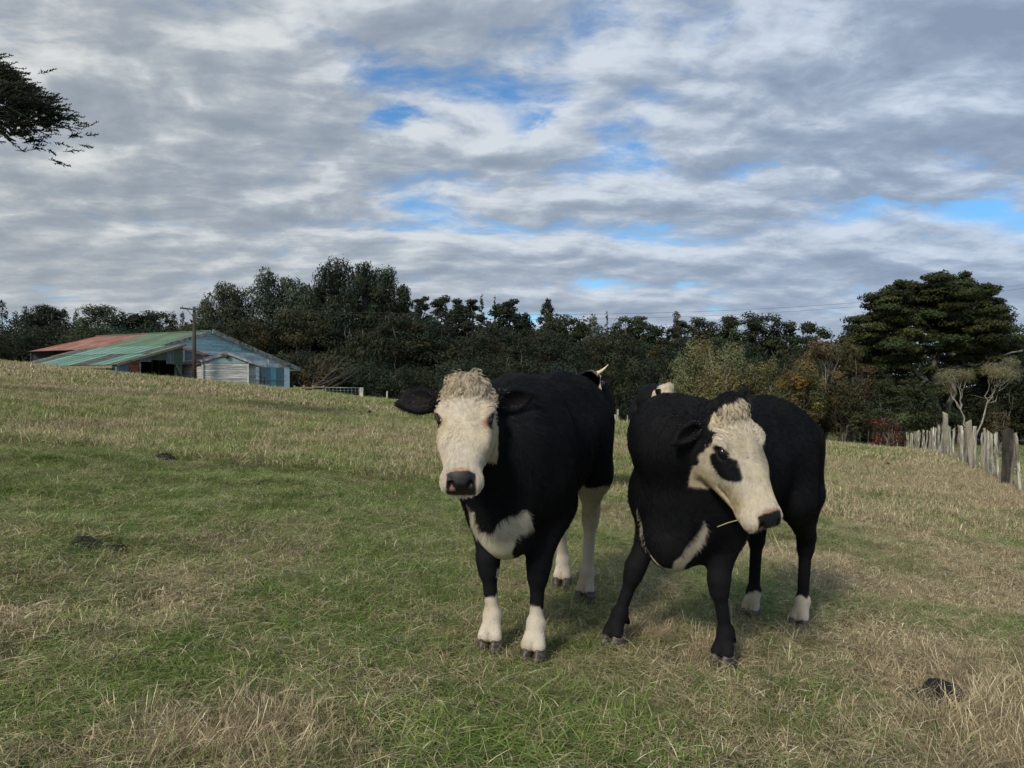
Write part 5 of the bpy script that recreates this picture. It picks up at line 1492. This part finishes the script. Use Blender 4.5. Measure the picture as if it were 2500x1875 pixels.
c1 = Calf(origin=(.117, 3.742), facing=(-.307, -.952), scale=1.0,
          feet={'FL': (.36, .10), 'FR': (.36, -.10), 'RL': (-.68, .10), 'RR': (-.90, -.09)},
          head_o=(-.180, 3.10, 1.182), head_f=(-0.015, -.66, -.75), head_u=(-.02, -.75, .66),
          necks=[((.28, 0, .92), .25, False), ((.44, 0, .93), .20, False), ((-.09, 3.34, 1.02), .155, True), ((-.16, 3.21, 1.09), .10, True)],
          ears={-1: ((-1, .10, .04), 0, (-.1, -.8, .1)), 1: ((.85, .45, .04), 0, (.35, -.75, -.15))}, style=1, head_scale=.98)
c1.make('calf', 'black calf with curly white face looking straight at the camera', 'calves in the paddock', hairs=150000)
c2 = Calf(origin=(1.05, 3.84), facing=(-.69, -.72), scale=.975,
          feet={'FL': (.98, 3.53), 'FR': (.50, 3.67), 'RL': (1.60, 4.25), 'RR': (1.355, 4.33)}, world_feet=True, wd=.085, el=.15,
          head_o=(.885, 3.25, 1.108), head_f=(.30, -.30, -.90), head_u=(.40, -.89, .30),
          necks=[((.24, 0, .84), .235, False), ((.40, .02, .86), .19, False), ((.72, 3.42, .96), .185, True), ((.84, 3.38, .99), .14, True)],
          ears={-1: ((-.70, -.30, -.35), 0, (.55, -.6, -.2)), 1: ((.40, .60, .62), 0, (.5, -.6, .3))}, style=2, head_scale=1.14)
c2.make('calf', 'black calf with white face and black eye patch, head turned to the right', 'calves in the paddock', hairs=150000)
c3 = Calf(origin=(.55, 9.3), facing=(.96, -.28), scale=1.10,
          feet={'FL': (.36, .11), 'FR': (.36, -.11), 'RL': (-.66, .11), 'RR': (-.62, -.11)},
          head_o=(.85, 8.6, 1.335), head_f=(.30, -.60, -.72), head_u=(.25, -.60, .70),
          necks=[((.28, 0, .92), .25, False), ((.40, 0, .95), .20, False), ((.90, 8.95, 1.16), .17, True), ((.86, 8.72, 1.22), .11, True)],
          ears={-1: ((-.9, -.3, -.1), 0, (.2, -.8, .2)), 1: ((.8, .3, -.25), 0, (0, -.9, .0))}, style=3, head_scale=1.0, h=.014)
c3.make('calf', 'horned calf hidden behind the first calf, only its white poll and horn showing', 'calves in the paddock', hairs=25000, horn=[(1, (.85, .1, .30))])
c4 = Calf(origin=(1.93, 10.5), facing=(-.08, -1), scale=1.02,
          feet={'FL': (.36, .11), 'FR': (.36, -.11), 'RL': (-.66, .11), 'RR': (-.62, -.11)},
          head_o=(1.92, 9.6, 1.165), head_f=(.28, -.35, -.90), head_u=(.72, -.50, .30),
          necks=[((.28, 0, .92), .25, False), ((.44, 0, .93), .20, False), ((1.79, 9.85, 1.0), .18, True), ((1.87, 9.7, 1.06), .13, True)],
          ears={-1: ((-.6, -.6, -.3), 0, (.2, -.8, .2)), 1: ((.3, .8, .3), 0, (.5, -.6, .3))}, style=3, head_scale=1.0, h=.014)
c4.make('calf', 'calf hidden behind the one with the eye patch, only dark neck and face showing', 'calves in the paddock', hairs=25000)
def stalk(name, pts, r, mat, label, cat, group=None):
    V = []; F = []
    for j, p in enumerate(pts):
        for i in range(5):
            q = 2 * math.pi * i / 5; V.append((p[0] + r * math.cos(q), p[1] + r * math.sin(q) * .5, p[2] + r * math.sin(q)))
    for j in range(len(pts) - 1):
        for i in range(5):
            a, b = j * 5 + i, j * 5 + (i + 1) % 5; F.append((a, b, b + 5, a + 5))
    return tag(mesh_obj(name, np.array(V), F, mat, None, True), label, cat, group)
M_straw = mottled('straw_stalk', (.50, .42, .24), (.38, .36, .17), 20, .7)
def ray(px, py, d): return ((px - 1250) / 1878 * d, d, CAM_H + (937.5 - py) / 1878 * d)
stalk('grass_stalk', [ray(1800, 1270, 3.04), ray(1775, 1277, 3.0), ray(1752, 1286, 2.97)], .0022, M_straw, 'short pale straw poking out of the left of the turned calf mouth', 'straw', 'grass stalks chewed by the calf')
stalk('grass_stalk', [ray(1884, 1292, 3.02), ray(1895, 1320, 3.0), ray(1905, 1342, 3.0), ray(1913, 1356, 3.01)], .0015, M_straw, 'long thin green stalk hanging down below the turned calf muzzle', 'straw', 'grass stalks chewed by the calf')
# ------------------------------------------------------------------ grass: clumps of blades instanced over the paddock
def blade_material(name):
    m, t, b, out = mat_new(name)
    a = N(t, 'ShaderNodeAttribute', attribute_name='tint')
    ai = N(t, 'ShaderNodeAttribute', attribute_name='dryi', attribute_type='INSTANCER')
    g = N(t, 'ShaderNodeNewGeometry')
    n = noise(t, 3.5, 4, .6, g.outputs['Position'])
    oi = N(t, 'ShaderNodeObjectInfo')
    # tint alpha-less colour: r = shade, g = how readily this blade dries, b = random
    sp = N(t, 'ShaderNodeSeparateColor'); t.links.new(a.outputs['Color'], sp.inputs[0])
    dry = math_n(t, 'ADD', ai.outputs['Fac'], math_n(t, 'MULTIPLY', math_n(t, 'SUBTRACT', n.outputs['Fac'], .5), 1.2))
    dry = math_n(t, 'SUBTRACT', math_n(t, 'ADD', dry, sp.outputs[1]), .72)
    f = smooth(t, dry, -.12, .22)
    green = ramp(t, sp.outputs[2], [(0, (.075, .140, .026)), (.4, (.130, .220, .040)), (.75, (.205, .285, .066)), (1, (.37, .41, .15))])
    straw = ramp(t, sp.outputs[2], [(0, (.17, .13, .075)), (.4, (.34, .275, .165)), (.8, (.55, .465, .29)), (1, (.78, .70, .48))])
    col = mix_c(t, f, green, straw)
    sh = N(t, 'ShaderNodeVectorMath', operation='SCALE'); t.links.new(col, sh.inputs[0])
    n9 = noise(t, 7, 3, .6, g.outputs['Position']); t.links.new(math_n(t, 'MULTIPLY', sp.outputs[0], math_n(t, 'MULTIPLY_ADD', n9.outputs['Fac'], 1.5, .42)), sh.inputs['Scale'])  # noise brightness: paints sunlit spots and dark hollows into the blade colour
    t.links.new(sh.outputs[0], b.inputs['Base Color'])
    b.inputs['Roughness'].default_value = .65; b.inputs['Specular IOR Level'].default_value = .2
    tr = N(t, 'ShaderNodeBsdfTranslucent'); t.links.new(sh.outputs[0], tr.inputs[0])
    mx = N(t, 'ShaderNodeMixShader'); mx.inputs[0].default_value = .28
    t.links.new(b.outputs[0], mx.inputs[1]); t.links.new(tr.outputs[0], mx.inputs[2]); t.links.new(mx.outputs[0], out.inputs[0])
    return m
M_blade = blade_material('grass_blade')
def clump_mesh(name, seed, nb, rad, hmin, hmax, wid, droop, flat=0.0, strawp=.3, seg=3, head=0.0):
    r = np.random.default_rng(seed)
    V = []; F = []; C = []
    for _ in range(nb):
        a = r.random() * 6.283; d = rad * math.sqrt(r.random())
        p = np.array([d * math.cos(a), d * math.sin(a), -.008])
        h = hmin + (hmax - hmin) * r.random() ** 1.6
        th = r.random() * 6.283; dir_ = np.array([math.cos(th), math.sin(th), 0])
        straw = r.random() < strawp
        lean = abs(r.normal(0, .35)) + (.1 if not straw else .3)
        if r.random() < flat: lean = 1.15 + .4 * r.random(); p[2] = .012 + .03 * r.random(); h *= 1.4
        w = wid * (.6 + .8 * r.random()) * (.75 if straw else 1)
        side = np.array([-dir_[1], dir_[0], 0]); q = p.copy()
        shade = .75 + .5 * r.random(); g = (.55 + .45 * r.random()) if straw else .5 * r.random(); bb = r.random() * (1 if not straw else 1)
        base = len(V)
        for k in range(seg + 1):
            t = k / seg
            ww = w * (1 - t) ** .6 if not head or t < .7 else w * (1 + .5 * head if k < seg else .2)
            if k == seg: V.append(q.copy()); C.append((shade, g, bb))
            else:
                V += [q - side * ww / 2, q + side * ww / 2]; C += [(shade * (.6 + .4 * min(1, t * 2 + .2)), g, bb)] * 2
            ang = lean + droop * t * (1 + r.random() * .6)
            ang = min(ang, 1.62)
            q = q + (dir_ * math.sin(ang) + np.array([0, 0, math.cos(ang)])) * (h / seg)
        for k in range(seg - 1): F.append((base + 2 * k, base + 2 * k + 1, base + 2 * k + 3, base + 2 * k + 2))
        F.append((base + 2 * seg - 2, base + 2 * seg - 1, base + 2 * seg))
    me = bpy.data.meshes.new(name); me.from_pydata([tuple(v) for v in V], [], F)
    ca = me.color_attributes.new('tint', 'FLOAT_COLOR', 'POINT')
    c = np.ones((len(V), 4), dtype=np.float32); c[:, :3] = C; ca.data.foreach_set('color', c.ravel())
    me.materials.append(M_blade)
    return bpy.data.objects.new(name, me)          # stays unlinked: only its instances stand in the scene
def scatter(name, label, protos, P, rot, scl, idx, dry):
    me = bpy.data.meshes.new(name); me.vertices.add(len(P)); me.vertices.foreach_set('co', P.astype(np.float32).ravel())
    for nm, ty, v in (('rot', 'FLOAT_VECTOR', rot), ('scl', 'FLOAT', scl), ('idx', 'INT', idx), ('dryi', 'FLOAT', dry)):
        a = me.attributes.new(nm, ty, 'POINT')
        a.data.foreach_set('vector' if ty == 'FLOAT_VECTOR' else 'value', np.asarray(v).astype(np.int32 if ty == 'INT' else np.float32).ravel())
    o = bpy.data.objects.new(name, me); link(o)
    me.materials.append(M_blade)
    ng = bpy.data.node_groups.new(name, 'GeometryNodeTree')
    ng.interface.new_socket('Geometry', in_out='INPUT', socket_type='NodeSocketGeometry')
    ng.interface.new_socket('Geometry', in_out='OUTPUT', socket_type='NodeSocketGeometry')
    gi = ng.nodes.new('NodeGroupInput'); go = ng.nodes.new('NodeGroupOutput')
    iop = ng.nodes.new('GeometryNodeInstanceOnPoints'); jn = ng.nodes.new('GeometryNodeJoinGeometry')
    for pr in protos:
        oi = ng.nodes.new('GeometryNodeObjectInfo'); oi.inputs['Object'].default_value = pr; oi.inputs['As Instance'].default_value = True
        ng.links.new(oi.outputs['Geometry'], jn.inputs[0])
    def attr(nm, ty):
        n = ng.nodes.new('GeometryNodeInputNamedAttribute'); n.data_type = ty; n.inputs['Name'].default_value = nm; return n.outputs[0]
    e2r = ng.nodes.new('FunctionNodeEulerToRotation'); ng.links.new(attr('rot', 'FLOAT_VECTOR'), e2r.inputs[0])
    ng.links.new(gi.outputs[0], iop.inputs['Points']); ng.links.new(jn.outputs[0], iop.inputs['Instance'])
    iop.inputs['Pick Instance'].default_value = True
    ng.links.new(attr('idx', 'INT'), iop.inputs['Instance Index']); ng.links.new(e2r.outputs[0], iop.inputs['Rotation']); ng.links.new(attr('scl', 'FLOAT'), iop.inputs['Scale'])
    ng.links.new(iop.outputs[0], go.inputs[0])
    md = o.modifiers.new('scatter', 'NODES'); md.node_group = ng
    tag(o, label, kind='stuff')
    return o
PATS = [(403, 1127, 70), (205, 1340, 84), (285, 1352, 44), (2290, 1722, 205), (903, 1015, 18), (2168, 1139, 18)]
PW = []
for _px, _py, _w in PATS:
    _y = 1.2 / ((_py - 937.5) / 1878 - .097 * (_px - 1250) / 1878)
    for _ in range(6):
        _x = (_px - 1250) / 1878 * _y; _y = (CAM_H - gz(_x, _y)) / ((_py - 937.5) / 1878)
    PW.append(((_px - 1250) / 1878 * _y, _y, _w / 2 / 1878 * _y))
def near_pat(x, y):
    k = np.ones(len(x))
    for a, b, R in PW: k = np.minimum(k, np.clip((np.hypot(x - a, (y - b) / .8) / R - .75) / .35, .12, 1))
    return k
TUSS = [(2440, 1800, 1.0), (2400, 1850, .9), (2480, 1720, .9), (2350, 1860, .7), (2470, 1640, .6), (530, 1835, .6), (480, 1860, .6), (600, 1860, .4), (700, 1850, .4), (780, 1840, .3), (1680, 1600, .5), (1780, 1570, .5), (1600, 1560, .35), (2130, 1620, .5)]
def jitter_grid(y0, y1, sp, u0=-.74, u1=.74, seed=1):
    r = np.random.default_rng(seed)
    X, Y = [], []
    ys = np.arange(y0, y1, sp)
    for y in ys:
        xs = np.arange(u0 * y - .3, u1 * y + .3, sp)
        X.append(xs + r.uniform(-.5, .5, len(xs)) * sp); Y.append(y + r.uniform(-.5, .5, len(xs)) * sp)
    return np.concatenate(X), np.concatenate(Y), r
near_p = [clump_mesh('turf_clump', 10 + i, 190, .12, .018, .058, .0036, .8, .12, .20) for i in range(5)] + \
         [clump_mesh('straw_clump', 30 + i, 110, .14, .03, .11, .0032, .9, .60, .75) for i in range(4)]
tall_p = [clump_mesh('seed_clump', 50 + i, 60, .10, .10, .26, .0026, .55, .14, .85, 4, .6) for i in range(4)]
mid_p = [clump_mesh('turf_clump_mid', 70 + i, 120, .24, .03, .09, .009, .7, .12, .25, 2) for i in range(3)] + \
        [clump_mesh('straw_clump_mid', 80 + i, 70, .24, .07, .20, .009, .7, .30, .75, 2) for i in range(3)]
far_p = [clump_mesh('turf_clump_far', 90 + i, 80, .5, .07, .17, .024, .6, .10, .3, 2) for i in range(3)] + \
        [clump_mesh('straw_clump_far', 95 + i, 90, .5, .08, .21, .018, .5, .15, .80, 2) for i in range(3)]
loose_p = [clump_mesh('loose_stalk', 120 + i, 4, .10, .07, .16, .0036, .25, .45, 1.0, 3) for i in range(3)]
def slope_rot(x, y, r):
    n = len(x)
    return np.stack([r.normal(0, .06, n), r.normal(0, .06, n) + .095, r.uniform(0, 6.283, n)], 1)
def place(y0, y1, sp, seed, straw_from, nt, ns, off):
    x, y, r = jitter_grid(y0, y1, sp, seed=seed)
    d = dryness(x, y)
    isst = r.random(len(x)) < np.clip((d - straw_from) / .35, 0, .92)
    idx = np.where(isst, nt + r.integers(0, ns, len(x)), r.integers(0, nt, len(x)))
    P = np.stack([x, y, ground_z(x, y)], 1)
    sc_ = r.uniform(.7, 1.25, len(x)) * np.where(isst, 1.0, .9 + .35 * vnoise(x * .9, y * .9))
    ft = np.min([np.hypot(x - a, y - b) for a, b in FEET_W], axis=0)
    sc_ = sc_ * np.clip(.55 + (ft - .08) * 2.2, .55, 1) * near_pat(x, y)
    return P, slope_rot(x, y, r), sc_, idx, d + r.normal(0, .10, len(x))
n = 0
P, R_, S_, I_, D_ = place(2.1, 8.6, .058, 1, .38, 5, 4, 0)
# long bleached stalks lying and leaning singly through the near turf
x_, y_, r_ = jitter_grid(2.1, 12, .19, seed=15)
scatter('loose_straw', 'single bleached stalks lying over the near turf', loose_p, np.stack([x_, y_, ground_z(x_, y_) + .02], 1), slope_rot(x_, y_, r_), r_.uniform(.6, 1.3, len(x_)), r_.integers(0, 3, len(x_)), np.full(len(x_), .95)); n += len(x_)
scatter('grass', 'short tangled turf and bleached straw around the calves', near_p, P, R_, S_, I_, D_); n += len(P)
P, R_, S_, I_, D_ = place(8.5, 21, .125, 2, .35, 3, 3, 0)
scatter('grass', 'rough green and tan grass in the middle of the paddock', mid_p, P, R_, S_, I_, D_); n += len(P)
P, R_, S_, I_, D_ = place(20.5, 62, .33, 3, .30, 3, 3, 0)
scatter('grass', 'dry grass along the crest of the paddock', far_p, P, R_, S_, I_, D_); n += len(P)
# standing seed heads where it is driest
x, y, r = jitter_grid(2.3, 26, .13, seed=5)
d = dryness(x, y)
u = x / y
keep = r.random(len(x)) < np.clip((d - .55) * 1.1, 0, 1) * np.where(y < 8, .55, .75)
corner = (u > .52) & (y < 3.2)
keep |= corner & (r.random(len(x)) < .8) & (d > .3)
keep |= (np.abs(x - fence_x(y) + .3) < .5) & (y > 14)
x, y, d = x[keep], y[keep], d[keep]
P = np.stack([x, y, ground_z(x, y)], 1)
scatter('seed_head_grass', 'standing tan seed-head grass in the driest patches and along the fence', tall_p, P, slope_rot(x, y, r), r.uniform(.45, .95, len(x)) * np.where(y > 9, 1.25, .9), r.integers(0, 4, len(x)), np.clip(d, .6, 1)); n += len(P)
# tussocks of tall dry stalks
tx, ty, ts = [], [], []
r = np.random.default_rng(44)
for a, b, q in TUSS:
    yy = 1.2 / ((b - 937.5) / 1878 - .097 * (a - 1250) / 1878); xx = (a - 1250) / 1878 * yy
    m = int(20 * q) + 5
    tx += list(xx + r.normal(0, .17, m)); ty += list(yy + r.normal(0, .15, m)); ts += list(r.uniform(.75, 1.25, m) * (.45 + .42 * q))
tx, ty, ts = np.array(tx), np.array(ty), np.array(ts)
scatter('dry_tussock', 'tussocks of taller dry stalks at the lower right and lower left', tall_p, np.stack([tx, ty, ground_z(tx, ty)], 1), slope_rot(tx, ty, r), ts, r.integers(0, 4, len(tx)), np.full(len(tx), .9)); n += len(tx)
print('grass instances', n)

# cow pats and trodden mud
M_dung = mottled('dung', (.008, .008, .008), (.026, .024, .020), 22, .8, bump=1.0)
def pat(px, py, w, h, label, seed):
    r = np.random.default_rng(seed)
    x, y, _ = PW[[p[:2] for p in PATS].index((px, py))]
    R = w / 2 / 1878 * y
    V = []; F = []; nr, na = 7, 26
    for j in range(nr):
        q = j / (nr - 1)
        for i in range(na):
            a = 2 * math.pi * i / na
            rr = R * q * (1 + .22 * math.sin(3 * a + seed) + .12 * math.sin(7 * a + 2 * seed))
            hh = h * (1 - q ** 4) * (.55 + .25 * math.sin(2.3 * a + seed + 5 * q) + .35 * math.sin(11 * q + 5 * a + seed) * q * (1 - q) * 2 + .18 * r.random()) - .012 * (q > .95)
            V.append((rr * math.cos(a), rr * math.sin(a) * .8, hh))
    for j in range(nr - 1):
        for i in range(na):
            a, b = j * na + i, j * na + (i + 1) % na; F.append((a, b, b + na, a + na))
    F.append(tuple(range(na)))
    o = mesh_obj('cow_pat', np.array(V), F, M_dung, None, True)
    o.location = (x, y, gz(x, y) + .022); o.rotation_euler = (0, .095, seed)
    tag(o, label, 'cow pat', 'dark cow pats on the grass')
pat(403, 1127, 70, .085, 'dark cow pat farthest up the left of the paddock, below the sheds', 1)
pat(205, 1340, 84, .05, 'broad flattened cow pat at the left edge of the photo', 2)
pat(285, 1352, 44, .035, 'small cow pat just right of the broad flattened one', 3)
pat(2290, 1722, 205, .05, 'large black cow pat in the straw at the lower right', 4)
pat(903, 1015, 18, .12, 'tiny dark cow pat near the crest, left of the white-faced calf', 5)
pat(2168, 1139, 18, .09, 'small dark cow pat out in the field towards the batten fence', 6)
